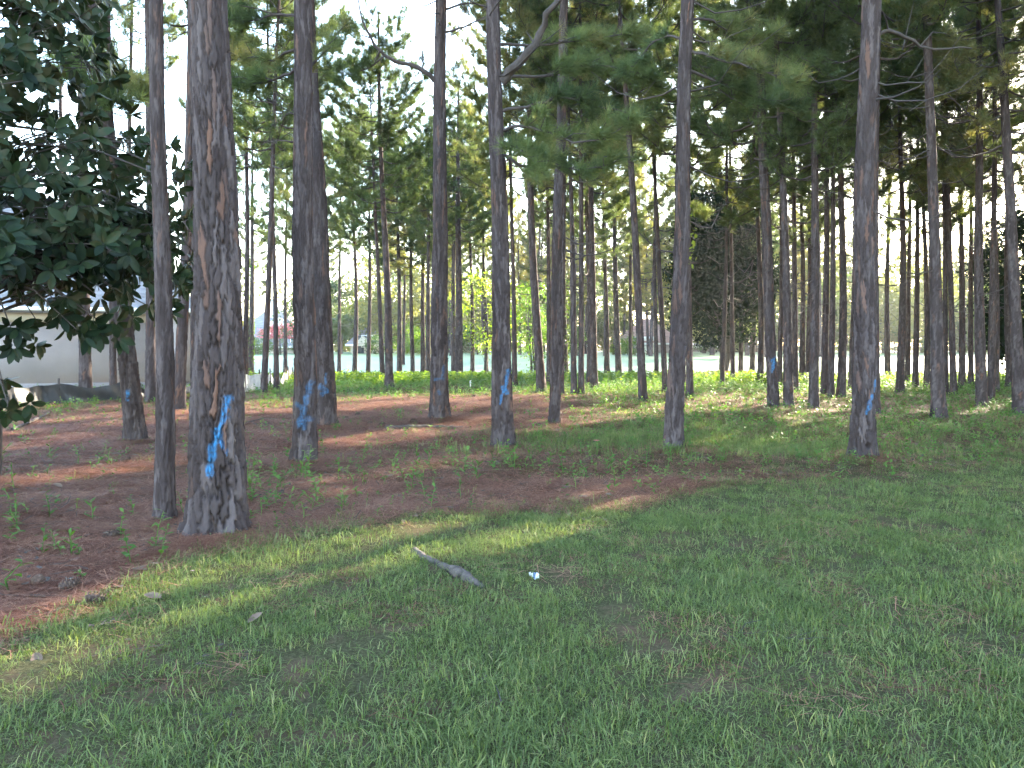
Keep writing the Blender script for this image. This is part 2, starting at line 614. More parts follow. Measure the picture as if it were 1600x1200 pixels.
def limb_path(z, az, L, r, rise=.25, n=6, start=.0):
    t = np.linspace(0, 1, n)
    out = np.array([math.cos(az), math.sin(az), 0])
    sd = np.array([-out[1], out[0], 0])
    b = r.normal(0, .12)
    P = np.array([0, 0, z]) + out * (start + t * L)[:, None] + sd * (b * L * t ** 2)[:, None]
    P[:, 2] += L * (rise * t + r.uniform(-.05, .22) * t ** 2 - .18 * np.sin(t * math.pi))
    P += r.normal(0, .03, P.shape) * t[:, None] * min(L, 1.5)
    return P


def grow_limb(P, rad, r, wood, tp, td, sub_len=(.3, .9), dens=1.0, leaf_from=.35):
    wood += tube(P, np.linspace(rad, rad * .25, len(P)), 5, False)
    L = np.linalg.norm(P[-1] - P[0])
    k = max(3, int(L * 5.2 * dens))
    for s in np.linspace(leaf_from, 1, k):
        f = s * (len(P) - 1)
        a = int(min(f, len(P) - 2))
        p = P[a] + (P[a + 1] - P[a]) * (f - a)
        d = unit(P[a + 1] - P[a])
        side = unit(np.cross(d, [0, 0, 1.])) * r.choice([-1, 1])
        ln = r.uniform(*sub_len) * (1.15 - .5 * s)
        e = p + unit(d * r.uniform(.4, 1.1) + side * r.uniform(.3, 1) + np.array([0, 0, r.uniform(.0, .6)])) * ln
        wood += tube(np.array([p, (p + e) / 2 + r.normal(0, .03, 3), e]), [rad * .35, rad * .25, .006], 4, False)
        for q in range(r.integers(2, 5)):
            t = 1 - q * r.uniform(.2, .3)
            tp.append(p + (e - p) * t + r.normal(0, .05, 3))
            td.append(unit(e - p) + np.array([0, 0, r.uniform(.3, 1.0)]) + r.normal(0, .25, 3))
    tp.append(P[-1])
    td.append(unit(P[-1] - P[-2]) + np.array([0, 0, .5]))


def crown(seed, z0, z1, R, nlimb, nneed=54, w=.0135, L=.30, mat='needle', dead=8, taper=True):
    r = np.random.default_rng(seed)
    wood, tp, td = [], [], []
    az = r.uniform(0, 6.28)
    for k in range(nlimb):
        t = (k + r.uniform(0, 1)) / nlimb
        z = z0 + (z1 - z0) * t ** .9
        az += 2.4 + r.normal(0, .5)
        prof = (.55 + .45 * math.sin(min(1, t * 1.6) * math.pi * .5)) * (1 - t ** 2.2 * .8)
        Lk = R * prof * r.uniform(.6, 1.15)
        P = limb_path(z, az, Lk, r, rise=.12 + .55 * t)
        grow_limb(P, .016 + .02 * (1 - t), r, wood, tp, td)
    for k in range(dead):
        z = r.uniform(2.8, z0 + 1)
        P = limb_path(z, r.uniform(0, 6.28), r.uniform(.35, 1.7), r, rise=r.uniform(-.15, .4), n=5)
        P += r.normal(0, .04, P.shape) * np.linspace(0, 1, 5)[:, None]
        wood += tube(P, np.linspace(.016, .004, 5), 4, False)
        if r.random() < .5:
            p = P[2]
            wood += tube(np.array([p, p + r.normal(0, .25, 3)]), [.007, .003], 3, False)
    V, Q = tufts(np.array(tp), np.array(td), nneed, L, w, r)
    return mesh('branches', wood, M['twig'], True), mesh('needles', [(V, Q)], M[mat])


CROWNS = [crown(100 + k, z0, z1, R, nl, dead=dd, nneed=40) for k, (z0, z1, R, nl, dd) in enumerate(
    [(8.0, 15.5, 3.0, 44, 9), (8.8, 16.5, 2.8, 40, 12), (7.0, 15.0, 3.1, 48, 10), (8.4, 17.0, 2.9, 46, 8), (6.2, 14.5, 2.8, 44, 14), (9.0, 17.5, 3.2, 44, 11)])]
DENSE = [crown(150 + k, z0, z1, R, nl, dead=4, nneed=50) for k, (z0, z1, R, nl) in enumerate([(7.5, 15.5, 3.2, 46), (8.4, 16.8, 3.2, 46), (6.8, 15.0, 3.1, 44)])]
FARCROWNS = [crown(200 + k, z0, z1, R, nl, nneed=26, w=.030, L=.36, mat='needle_far', dead=5) for k, (z0, z1, R, nl) in enumerate(
    [(6.5, 16.5, 3.2, 36), (8.5, 18.5, 3.0, 32), (5.0, 14.5, 3.2, 38)])]


def zrows(top, fine_to, step):
    z = list(np.arange(0, fine_to, step))
    while z[-1] < top:
        z.append(z[-1] + .35)
    return np.array(z)


TRUNKS = []
for k in range(5):
    rr = np.random.default_rng(300 + k)
    a1, a2 = rr.uniform(-.09, .09, 2)
    ph1 = rr.uniform(0, 6)
    TRUNKS.append(bark_trunk('trunk', zrows(16.0, 12, .045), lambda z: np.maximum(.03, .160 * (1 - z / 21.)),
                             lambda z, a1=a1, a2=a2, p=ph1: np.stack([a1 * (np.sin(z * .55 + p) - math.sin(p)), a2 * (np.sin(z * .45 + p) - math.sin(p))], -1),
                             30, .07, .22, .015, 310 + k, flare=.8))


def lean_of(bx, by, tx):
    """base point and tilt of a trunk from its foot pixel and its column where it leaves the top of the picture"""
    b = gp(bx, by)
    t = at(tx, 0, b[1])
    return b, math.atan2(t[0] - b[0], t[2] - b[2])


def pine(label, b, lean, width_m, k, group=None, far=False, cs=1.0, name='pine_tree', rotz=None, lift=0.0, pool=None):
    e = empty(name, b, (random.uniform(-.012, .012), lean, 0))
    tag(e, label, 'tree', group)
    s = width_m / .31
    o = link('trunk', TRUNKS[k % len(TRUNKS)], e, rot=(0, 0, random.uniform(0, 6.28) if rotz is None else rotz))
    zs = (1.0 if not far else 1.15) * cs * (1 + lift / 12)
    o.scale = (s, s, zs)
    pool = pool or (FARCROWNS if far else CROWNS)
    cb, cn = pool[k % len(pool)]
    rz = random.uniform(0, 6.28)
    tag(link('branches', cb, e, (0, 0, lift), (0, 0, rz), cs), kind='stuff')
    tag(link('needles', cn, e, (0, 0, lift), (0, 0, rz), cs), kind='stuff')
    return e


# hero pines: foot pixel, width in pixels at eye level and at the top of the picture, axis pixels (column, row)
def hero(label, foot, w_eye, w_top, axpx, ck, seed, nth, step, fine_to, pw=.062, ph=.30, depth=.028, paint=(), flare=1.0, knots=(), crown_on=True, cz=0.0, fade=1.0):
    b = gp(*foot)
    Yd = b[1]
    pz = [(at(px, py, Yd)[2] - b[2], at(px, py, Yd)[0] - b[0]) for px, py in axpx]
    pz = sorted([(0.0, 0.0)] + pz)
    zz = np.array([p[0] for p in pz])
    xx = np.array([p[1] for p in pz])
    slope = (xx[-1] - xx[0]) / (zz[-1] - zz[0])

    def axis(z):
        z = np.asarray(z, float)
        x = np.interp(z, zz, xx)
        x = np.where(z > zz[-1], xx[-1] + (z - zz[-1]) * slope * .6, x)
        k = 7
        x = x + .012 * np.sin(z * 1.3 + seed) * sstep(.2, 1, z)
        return np.stack([x, .012 * np.sin(z * 1.1 + 2 * seed) * sstep(.2, 1, z)], -1)
    zt = at(800, 0, Yd)[2] - b[2]
    ze = 1.6
    re, rt = w_eye / F * Yd / 2, w_top / F * Yd / 2
    g = (rt - re) / (zt - ze)
    g = min(g, -.004)
    Htop = min(17.0 + cz, ze + (re - .03) / -g)
    Htop = max(Htop, zt + 4, 13 + cz)

    def rad(z):
        z = np.asarray(z, float)
        lin = re + (z - ze) * g
        lin2 = np.maximum(re * .22, lin)
        return np.where(z > zt, np.maximum(.035, rad_top * (1 - .8 * (z - zt) / max(1, Htop - zt))), lin2)
    rad_top = max(re * .22, re + (zt - ze) * g)
    pp = []
    for pts, wpx in paint:
        pp.append(([(at(px, py, Yd)[0] - b[0], at(px, py, Yd)[2] - b[2]) for px, py in pts], wpx / F * Yd / 2))
    kk = [(at(px, py, Yd)[0] - b[0], at(px, py, Yd)[2] - b[2], rpx / F * Yd) for px, py, rpx in knots]
    me = bark_trunk('trunk', zrows(Htop, fine_to, step), rad, axis, nth, pw, ph, depth, seed, pp, flare, kk, fade)
    e = empty('pine_tree', b)
    tag(e, label, 'tree', 'pines of the stand')
    link('trunk', me, e)
    if crown_on:
        cb, cn = CROWNS[ck % len(CROWNS)]
        a = axis(np.array([11.0]))[0]
        rz = seed * 1.7
        tag(link('branches', cb, e, (a[0], a[1], cz), (0, 0, rz)), kind='stuff')
        tag(link('needles', cn, e, (a[0], a[1], cz), (0, 0, rz)), kind='stuff')
    return e, axis, b


HEROES = {}
HEROES['A'] = hero('thickest pine in front with a long bright blue paint stroke near its foot', (340, 832), 73, 55, [(341, 600), (338, 400), (332, 180), (327, 0)], 1, 11, 150, .018, 5.2,
                   pw=.070, ph=.30, depth=.034, paint=[([(366, 597), (361, 628), (355, 647)], 8), ([(353, 648), (347, 675), (341, 712)], 12), ([(354, 655), (362, 676), (368, 688)], 3)], flare=.8, cz=4.0)
HEROES['B'] = hero('slim pine close on the left side of the thickest pine', (257, 815), 27, 20, [(257, 640), (253, 450), (248, 200), (246, 0)], 3, 12, 72, .022, 5.6, pw=.05, ph=.19, depth=.010, flare=.7, cz=5.0)
HEROES['C'] = hero('pine with broad faded blue paint smears in front of a twin trunk', (475, 722), 34, 25, [(476, 540), (474, 300), (471, 0)], 0, 13, 84, .024, 7.5,
                   paint=[([(488, 585), (480, 620), (472, 650)], 9), ([(466, 618), (482, 625)], 8), ([(470, 645), (486, 640)], 10), ([(478, 655), (482, 640)], 8)], flare=.7, fade=.42, cz=5.0)
HEROES['D'] = hero('pine leaning left just behind the blue smeared pine, blue dab on it', (511, 666), 27, 19, [(508, 540), (498, 320), (482, 0)], 2, 14, 64, .03, 9.5,
                   paint=[([(512, 575), (512, 590)], 4), ([(503, 594), (513, 600)], 9), ([(506, 606), (514, 600)], 7)], flare=.7, fade=.45, cz=5.5)
HEROES['E'] = hero('upright pine with a dead branch lying across its foot', (686, 655), 26, 17, [(687, 540), (687, 320), (688, 0)], 4, 15, 64, .03, 10,
                   paint=[([(680, 584), (694, 582)], 4), ([(694, 562), (692, 580)], 4), ([(687, 602), (688, 606)], 5)], flare=.9, fade=.32, cz=5.0)
HEROES['F'] = hero('central pine with a narrow bright blue stroke down its right side', (785, 698), 29, 21, [(784, 540), (780, 320), (770, 0)], 5, 16, 80, .024, 8.5,
                   paint=[([(794, 568), (790, 590), (786, 602)], 6), ([(786, 594), (792, 600)], 8), ([(784, 605), (782, 618)], 4)], flare=.8, cz=3.0, fade=.75)
HEROES['G'] = hero('grey pine leaning right, standing in tall grass right of centre', (1052, 702), 25, 20, [(1058, 540), (1066, 320), (1073, 0)], 1, 17, 80, .024, 8.5, flare=.85)
HEROES['H'] = hero('pine with a dark knot hole low on its flared foot', (1348, 714), 32, 28, [(1349, 540), (1351, 320), (1360, 0)], 2, 18, 88, .024, 8.5,
                   paint=[([(1362, 580), (1360, 598)], 4), ([(1355, 605), (1348, 630)], 6)], flare=1.1, knots=[(1349, 682, 4.2)], fade=.7)
HEROES['I'] = hero('narrow pine with a dark wet foot between centre pine and grassy patch', (866, 664), 17, 14, [(868, 540), (872, 320), (882, 0)], 3, 19, 48, .034, 10, flare=.5)
HEROES['LB'] = hero('pine with a swollen foot leaning left beneath the magnolia leaves', (213, 690), 27, 26, [(203, 600), (195, 500), (170, 250), (147, 0)], 0, 20, 60, .03, 8.5,
                    paint=[([(206, 600), (205, 606)], 6), ([(204, 612), (207, 613)], 4)], flare=.9, fade=.7, cz=4.0)
HEROES['K'] = hero('right hand pine with a blue patch facing the viewer', (1209, 637), 16, 12, [(1205, 540), (1196, 320), (1184, 0)], 4, 21, 44, .036, 12,
                   paint=[([(1208, 552), (1204, 572)], 5), ([(1203, 556), (1208, 560)], 5)], flare=.5, fade=.7)

# other pines of the stand: foot pixel, width px, column at the picture's top, label
STAND = [
    (236, 630, 17, 229, 'pine half hidden behind the slim left pine, foot by the black fence'),
    (278, 642, 17, 300, 'pine leaning right, seen between the slim pine and the thickest pine'),
    (134, 628, 18, 128, 'pine standing right against the black silt fence below the magnolia'),
    (177, 622, 10, 172, 'thin dark sapling pine just left of the swollen footed pine'),
    (303, 615, 9, 296, 'thin pine peeping out left of the thickest trunk'),
    (383, 597, 9, 381, 'dark thin pine right of the thickest trunk, beside a vine covered pine'),
    (392, 585, 9, 394, 'vine covered sunlit pine at the sunlit pale fence'),
    (412, 615, 10, 436, 'pine leaning right in front of the pale fence'),
    (432, 608, 8, 415, 'thin pine leaning left in front of the pale fence, nearest the pink shrub'),
    (554, 590, 8, 550, 'lone thin pine with a mossy green foot at the fairway edge'),
    (608, 606, 13, 588, 'pine with pale flared foot left of centre, left of two slender trunks'),
    (598, 597, 8, 572, 'thin pine tucked behind the pale footed pine left of centre'),
    (624, 590, 8, 617, 'slender straight pine between the pale footed pine and the branch pine'),
    (661, 585, 8, 664, 'thin pine just left of the upright branch pine, farther back'),
    (669, 592, 8, 671, 'thin pine touching the left edge of the upright branch pine'),
    (717, 595, 13, 714, 'pine behind and right of the upright branch pine'),
    (709, 592, 8, 710, 'dark pine pressed against the left of its thicker twin right of the branch pine'),
    (804, 604, 8, 794, 'thin pine close to the right edge of the central pine'),
    (846, 612, 14, 822, 'pine leaning left, left neighbour of the narrow wet footed pine'),
    (858, 602, 8, 854, 'thin pine hidden behind the narrow wet footed pine'),
    (877, 616, 8, 884, 'thin pine right behind the narrow wet footed pine'),
    (884, 590, 8, 880, 'ivy wrapped pine in sun behind the narrow wet footed pine'),
    (897, 618, 9, 884, 'first of three close thin pines right of the narrow wet footed pine'),
    (908, 618, 9, 906, 'second of three close thin pines right of the narrow wet footed pine'),
    (921, 604, 9, 912, 'thin pine overlapped by a thicker one, fourth right of the wet footed pine'),
    (928, 607, 12, 918, 'thicker dark pine of the close row right of the wet footed pine'),
    (948, 583, 8, 938, 'sunlit forked pine at the edge of the bright fairway'),
    (967, 588, 10, 950, 'dark straight pine on the bright bank right of the forked pine'),
    (1005, 629, 13, 966, 'pale pine leaning left between centre and the grey leaning pine'),
    (1026, 592, 7, 1022, 'thin brown pine on the bank left of the grey leaning pine'),
    (1040, 612, 9, 1012, 'slanting pine whose foot meets the grey leaning pine'),
    (1068, 600, 7, 1066, 'thin dark pine close behind the grey leaning pine'),
    (1078, 621, 11, 1076, 'pine with bright green leaf shoots right of the grey leaning pine'),
    (1157, 586, 7, 1160, 'thin dark pine just right of the dark evergreen on the bank'),
    (1175, 583, 8, 1178, 'reddish pine second right of the dark evergreen on the bank'),
    (1188, 601, 10, 1182, 'pine left of the blue marked pine on the right'),
    (1232, 638, 14, 1210, 'pine just right of the blue marked pine in the right stand'),
    (1253, 598, 9, 1250, 'dark pine far back right of the blue marked pair'),
    (1262, 598, 8, 1264, 'second dark far pine behind the tall right group'),
    (1271, 641, 15, 1276, 'pale pine standing foremost in the tight right hand group'),
    (1288, 619, 11, 1290, 'dark pine behind the foremost of the tight right hand group'),
    (1298, 623, 10, 1303, 'dark pine right inside the tight right hand group'),
    (1314, 623, 13, 1316, 'pine at the right side of the tight group, left of the knot hole pine'),
    (1369, 647, 12, 1372, 'dark pine hugging the right edge of the knot hole pine'),
    (1387, 595, 9, 1392, 'far pine with spreading foot, second right of the knot hole pine'),
    (1406, 616, 12, 1408, 'pine third right of the knot hole pine, before the bright fairway'),
    (1466, 653, 20, 1448, 'thick pine leaning left, foremost right of the knot hole pine'),
    (1478, 618, 8, 1470, 'thin dark pine behind the thick left leaning right pine'),
    (1490, 619, 10, 1476, 'slim pine right of the thick left leaning pine'),
    (1503, 606, 10, 1498, 'dark pine two right of the thick left leaning pine'),
    (1534, 638, 16, 1528, 'straight pine second from the right edge of the picture'),
    (1578, 606, 11, 1572, 'dark pine behind the last trunk at the right edge'),
    (1594, 650, 19, 1556, 'last pine at the right edge, leaning left'),
    # farther trunks glimpsed between the others
    (630, 570, 5, 634, 'far thin pine on the fairway edge behind the slender straight pine'),
    (200, 606, 9, 204, 'pine behind the magnolia leaves beside the left house wall'),
    (92, 604, 8, 96, 'pine rising behind the magnolia in front of the left house'),
    (1345, 600, 9, 1330, 'pine glimpsed left behind the knot hole pine'),
    (1430, 606, 9, 1436, 'thin pine between the third pine and the thick leaning pine on the right'),
    (1556, 612, 9, 1548, 'thin pine between the two trunks nearest the right edge'),
    (1128, 604, 7, 1140, 'thin pine in front of the dark evergreen on the bank'),
    (760, 583, 6, 748, 'far thin pine just left of the central pine'),
    (985, 586, 6, 990, 'thin pine on the bank right of the dark straight pine'),
    (446, 580, 6, 452, 'thin far pine left of the blue smeared pine near the pink shrub'),
    (1218, 604, 8, 1222, 'thin pine between the blue marked pine and its right neighbour'),
    (1243, 612, 9, 1236, 'slim pine just left of the far dark pair in the right stand'),
    (1330, 608, 9, 1338, 'slim pine close to the left edge of the knot hole pine'),
    (1418, 600, 8, 1424, 'thin far pine right behind the third pine from the knot hole'),
    (1448, 606, 9, 1440, 'thin pine against the left edge of the thick leaning right pine'),
    (1517, 602, 8, 1516, 'thin far pine left of the straight second pine from the edge'),
    (1548, 628, 11, 1556, 'pine close right of the straight second pine from the edge'),
    (1145, 598, 7, 1138, 'thin pine in front of the evergreen right of its trunks'),
    (575, 590, 7, 580, 'thin far pine left of the pale footed pine, on the bank'),
    (645, 587, 7, 640, 'thin far pine on the bank between slender straight pine and thin pair'),
    (691, 588, 7, 700, 'thin far pine hidden behind the upright branch pine'),
    (738, 589, 7, 730, 'thin pine on the bank left of the young leafy tree'),
    (486, 590, 8, 478, 'thin far pine seen between the smeared pine and its twin'),
    (530, 583, 6, 536, 'thin far pine between the twin trunk and the mossy footed pine'),
]
STAND_OBJ = []
for k, (bx, by, w, tx, lab) in enumerate(STAND):
    b, ln = lean_of(bx, by, tx)
    wm = w / F * b[1]
    e = pine(lab, b, ln, wm, k * 7 + (k // 5), 'pines of the stand', cs=random.uniform(.82, .92) if (500 < bx < 760 or bx > 1150) else random.uniform(.92, 1.12), lift=(5.0 if bx < 310 else 0.8 if bx < 460 else 0.0), pool=DENSE if 360 < bx < 780 else None)
    STAND_OBJ.append((bx, e))

# the stand goes on to the right of the picture, where it shades the clearing
rs = np.random.default_rng(55)
OFF = []
for gxx in np.arange(9, 48, 3.7):
    for gyy in np.arange(4, 66, 3.7):
        x, y = gxx + rs.uniform(-1.2, 1.2), gyy + rs.uniform(-1.2, 1.2)
        if x < .675 * y + 1.5:
            continue
        lim = 41 + max(0, x - 27) * 1.1
        if y > lim or (x < 13 and y < 9):
            continue
        OFF.append((x, y))
OFF += [(22.3, 29.3), (27.2, 34.2), (19.4, 25.6), (24.6, 30.9)]  # extra unseen pines, added to block a stray sun patch on the lawn
for k, (x, y) in enumerate(OFF):
    pine('unseen pine of the stand beyond the right edge of the picture, shading the clearing', (x, y, float(gz(x, y))), rs.uniform(-.03, .03), rs.uniform(.22, .36), k * 5 + k // 4,
         'stand right of the picture', cs=rs.uniform(.9, 1.12), pool=DENSE)
print('off-frame pines', len(OFF))

# canopy gaps made for the sun streaks: needles are cut out along chosen shafts
STREAKS = [([(-60, 1070), (0, 1040), (230, 938), (430, 882), (660, 850), (770, 832)], .34), ([(785, 870), (935, 836)], .13), ([(500, 765), (740, 712)], .26), ([(560, 692), (770, 655)], .34),
           ([(855, 672), (970, 652)], .3), ([(690, 642), (775, 632)], .3), ([(1470, 645), (1610, 612)], .6), ([(60, 752), (245, 724)], .26), ([(0, 705), (150, 682)], .26), ([(1380, 640), (1410, 632)], .4), ([(610, 622), (690, 608)], .4)]
SEGS = [(gp(*a)[:2], gp(*b)[:2], w) for pts, w in STREAKS for a, b in zip(pts[:-1], pts[1:])]
kx, ky = SUN[0] / SUN[2], SUN[1] / SUN[2]
BASES = {}
culled = 0
for o in [q for q in COL.objects if q.name.split('.')[0] == 'needles']:
    me = o.data
    if me.name not in BASES:
        c = np.empty(len(me.vertices) * 3, np.float32)
        me.vertices.foreach_get('co', c)
        BASES[me.name] = c.reshape(-1, 3)
    Vn = BASES[me.name]
    m4 = np.array(o.parent.matrix_basis @ o.matrix_basis)
    B = Vn[::3] @ m4[:3, :3].T + m4[:3, 3]
    gx_, gy_ = B[:, 0] - kx * B[:, 2], B[:, 1] - ky * B[:, 2]
    cut = np.zeros(len(B), bool)
    for a, b, w in SEGS:
        d = b - a
        t = np.clip(((gx_ - a[0]) * d[0] + (gy_ - a[1]) * d[1]) / (d @ d), 0, 1)
        cut |= (gx_ - a[0] - t * d[0]) ** 2 + (gy_ - a[1] - t * d[1]) ** 2 < (w + .27) ** 2
    if cut.sum() > 25:
        Vk = Vn.reshape(-1, 3, 3)[~cut].reshape(-1, 3)
        o.data = mesh('needles', [(Vk, np.arange(len(Vk)).reshape(-1, 3))], M['needle'])
        culled += 1
print('crowns with sun gaps', culled)


# ------------------------------------------------------------------ broadleaf foliage
def leaf_quads(P, size, r, up=.3, asp=.5):
    n = len(P)
    d = unit(r.normal(size=(n, 3)) + np.array([0, 0, up * .3]))
    s = unit(np.cross(d, r.normal(size=(n, 3))))
    L = size * r.uniform(.65, 1.25, (n, 1))
    a = P - d * L / 2
    b = P + d * L / 2
    V = np.stack([a, P + s * L * asp * .5, b, P - s * L * asp * .5], 1).reshape(-1, 3)
    return V, np.arange(n * 4).reshape(-1, 4)


def clumped(r, nclump, per, centre, radii, spread, shell=.55, zbias=0):
    """leaf positions gathered in clumps through an ellipsoid; clump centres returned for the limbs"""
    d = unit(r.normal(size=(nclump, 3)))
    rad = r.uniform(shell, 1, (nclump, 1)) ** .6
    c = d * rad
    wob = 1 + .22 * np.sin(3 * np.arctan2(d[:, 1], d[:, 0]) + 2)[:, None] * (1 - np.abs(d[:, 2:3]))
    c = c * wob * np.asarray(radii) + np.asarray(centre)
    c[:, 2] += zbias * r.uniform(0, 1, nclump)
    k = r.integers(int(per * .5), int(per * 1.5), nclump)
    idx = np.repeat(np.arange(nclump), k)
    g = r.normal(size=(len(idx), 3)) * spread * r.uniform(.6, 1.3, (nclump, 1))[idx] * np.array([1, 1, .7])
    return c, c[idx] + g


def broadleaf(seed, h, R, trunk_r, z0, nclump, per, size, mat, spread, wood='twig', stems=1, asp=.5, shell=.55):
    r = np.random.default_rng(seed)
    c, P = clumped(r, nclump, per, (0, 0, (z0 + h) / 2), (R, R, (h - z0) / 2), spread, shell)
    wd = []
    for s in range(stems):
        off = r.normal(0, .25, 3) * (stems > 1) * [1, 1, 0]
        zz = np.linspace(-.15, h * .82, 8)
        A = np.stack([off[0] * (1 + zz / h) + .06 * R * np.sin(zz * 1.1 + s), off[1] * (1 + zz / h) + .06 * R * np.cos(zz * .9 + s), zz], -1)
        A -= A[0] * [1, 1, 0] * (stems == 1)
        wd += tube(A, trunk_r * np.linspace(1.25, .2, 8), 7, False)
        for q in range(s, len(c), stems * (1 if nclump < 50 else 3)):
            e = c[q]
            k = np.argmin(np.abs(A[:, 2] - (e[2] - .35 * math.hypot(e[0], e[1]) - .1 * h)))
            p = A[max(1, min(k, 6))]
            m = (p + e) / 2 + r.normal(0, .06 * R, 3)
            wd += tube(np.array([p, m, e]), [max(.012, trunk_r * .16), max(.009, trunk_r * .09), .005], 4, False)
    return mesh('trunk', wd, M[wood], True), mesh('crown', [leaf_quads(P, size, r, asp=asp)], M[mat])


def place_broadleaf(pair, name, label, cat, loc, rz=0, s=1.0, group=None):
    e = empty(name, loc, (0, 0, rz))
    e.scale = (s, s, s)
    tag(e, label, cat, group)
    tag(link('trunk' if cat == 'tree' else 'stems', pair[0], e), kind='stuff' if cat != 'tree' else None)
    tag(link('crown' if cat == 'tree' else 'foliage', pair[1], e), kind='stuff')
    return e


# young green trees at the bank in front of the fairway
b = gp(757, 591)
place_broadleaf(broadleaf(401, 6.6, 1.7, .09, 1.4, 34, 70, .14, 'leaf', .34), 'young_oak_tree', 'young leafy tree with thin trunk left of the central pine', 'tree', b, 1.0)
b = gp(835, 584)
place_broadleaf(broadleaf(402, 5.6, 1.5, .07, .3, 40, 80, .14, 'leaf', .33, stems=3), 'leafy_tree', 'bright green leafy tree right of the central pine, foliage to the ground', 'tree', b)
# dark evergreens on the bank
b = gp(1125, 586)
dark_tree = broadleaf(403, 12.0, 3.3, .20, 1.5, 260, 130, .27, 'evergreen', .45, stems=2, shell=.12)
place_broadleaf(dark_tree, 'magnolia_tree', 'dark evergreen with double trunk on a root mound at the bank', 'tree', b)
b = gp(1600, 598)
place_broadleaf(broadleaf(404, 7.5, 2.0, .16, .9, 120, 100, .24, 'evergreen', .42), 'magnolia_tree', 'dark evergreen behind the last trunks at the right edge', 'tree', b)
b = gp(1176, 578)
place_broadleaf(broadleaf(405, 5.2, 1.0, .08, 2.6, 18, 60, .2, 'leaf_far', .34), 'young_oak_tree', 'small yellowish tree between the dark evergreen and the right stand', 'tree', b)
# root mound under the double trunk
b = gp(1118, 589)
r = np.random.default_rng(9)
xs, ys = np.meshgrid(np.linspace(-1, 1, 17), np.linspace(-1, 1, 13))
zz = .38 * np.clip(1 - xs ** 2 - ys ** 2, 0, 1) ** .8 * (1 + .2 * np.sin(5 * xs + 3 * ys)) - .05
Vm = np.stack([xs * 2.1, ys * 1.3, zz], -1).reshape(-1, 3)
ii = np.arange(12)[:, None] * 17 + np.arange(16)[None]
tag(link('earth_mound', mesh('earth_mound', [(Vm, np.stack([ii, ii + 1, ii + 18, ii + 17], -1).reshape(-1, 4))], M['ground'], True, {'lawn': np.full(len(Vm), 0.1)}), loc=b), 'low brown earth mound under the double trunked evergreen', kind='structure')

# ------------------------------------------------------------------ far side of the fairway
rf = np.random.default_rng(77)
OAKS = [broadleaf(420 + k, hh, RR, .22, z0, 75, 110, .38, 'leaf_far', .75, asp=.6) for k, (hh, RR, z0) in enumerate([(9, 4.0, .8), (12, 4.6, 1.5), (7, 3.6, .4)])]
BUSH = [broadleaf(440 + k, hh, RR, .05, .0, 26, 70, .18, mm, .33, stems=3, asp=.6) for k, (hh, RR, mm) in enumerate([(1.9, 1.4, 'hedge'), (2.6, 1.6, 'leaf'), (3.0, 1.9, 'hedge')])]


def far_pt(px, Yd):
    x = (px - W / 2) / F * Yd
    return np.array([x, Yd, float(gz(x, Yd))])


nfar = 0
for px in np.concatenate([rf.uniform(330, 800, 13), rf.uniform(800, 1000, 12), rf.uniform(1000, 1700, 44), rf.uniform(1000, 1650, 10), rf.uniform(-120, 300, 8)]):
    Yd = rf.uniform(100, 150) if px < 1200 else rf.uniform(122, 165)
    p = far_pt(px, Yd)
    pine('tall pine in hazy sun far beyond the fairway, added to shade it', p, rf.uniform(-.03, .03), rf.uniform(.25, .42), nfar, 'pines beyond the fairway', far=True, cs=rf.uniform(.85, 1.2))
    nfar += 1
for k, (x, y) in enumerate([(q + rf.uniform(-1, 1), yy + rf.uniform(-2, 2)) for yy in (80, 85, 91) for q in np.arange(-5 + (yy - 80) * .3, 33, 3.6)]):  # rows of pines added to cast shade over the left of the fairway
    pine('tall pine in hazy sun far beyond the fairway, added to shade it', (x, y, float(gz(x, y))), rf.uniform(-.03, .03), rf.uniform(.3, .42), k, 'pines beyond the fairway', far=True, cs=rf.uniform(.86, .97))
for k, px in enumerate([505, 612, 540, 580, 632, 668, 712, 762, 650, 690, 735, 790, 850, 905, 960, 1060, 1100, 1150, 1210, 1260, 1320, 1380, 1440, 1500, 1560, 1630, 340, 1290, 1410, 1530, 880, 930]):
    Yd = rf.uniform(92, 120)
    place_broadleaf(OAKS[k % 3], 'oak_tree', 'rounded yellow green oak in the tree line beyond the fairway', 'tree', far_pt(px, Yd), rf.uniform(0, 6), rf.uniform(.75, 1.15), 'oaks beyond the fairway')
for k, (px, Yd, s, lab, kk) in enumerate([(446, 86, 1.1, '', 0), (595, 88, 1.1, 'round dark hedge bush beside the far grey house', 0), (640, 86, 1.25, 'bright green bush below the oaks left of the branch pine', 1),
                                           (668, 85, 1.1, 'bright green bush behind the thin pines left of the branch pine', 1), (740, 86, 1.1, 'low bush beyond the fairway left of the central pine', 2),
                                           (985, 84, .8, 'bright low bush on the fairway edge by the clay roofed house', 1), (970, 86, .7, 'small bush left of the clay roofed house', 1), (1400, 96, 1.0, 'dark bush at the far right fairway edge', 2),
                                           (1440, 98, .9, 'low dark bush right of the third right pine, across the fairway', 0), (890, 88, 1.0, 'bush across the fairway behind the ivy wrapped pine', 2), (400, 87, 1.0, 'green hedge bush under the far house eave', 0),
                                           (1100, 100, .9, 'grey green bush behind the bright fairway left of the dark evergreen', 2), (1250, 100, 1.0, 'bush across the fairway behind the blue marked pair', 2), (1520, 100, 1.1, 'bush across the fairway near the right edge', 2)]):
    if not lab:
        continue
    place_broadleaf(BUSH[kk], 'bush', lab, 'bush', far_pt(px, Yd), rf.uniform(0, 6), s, 'bushes beyond the fairway')
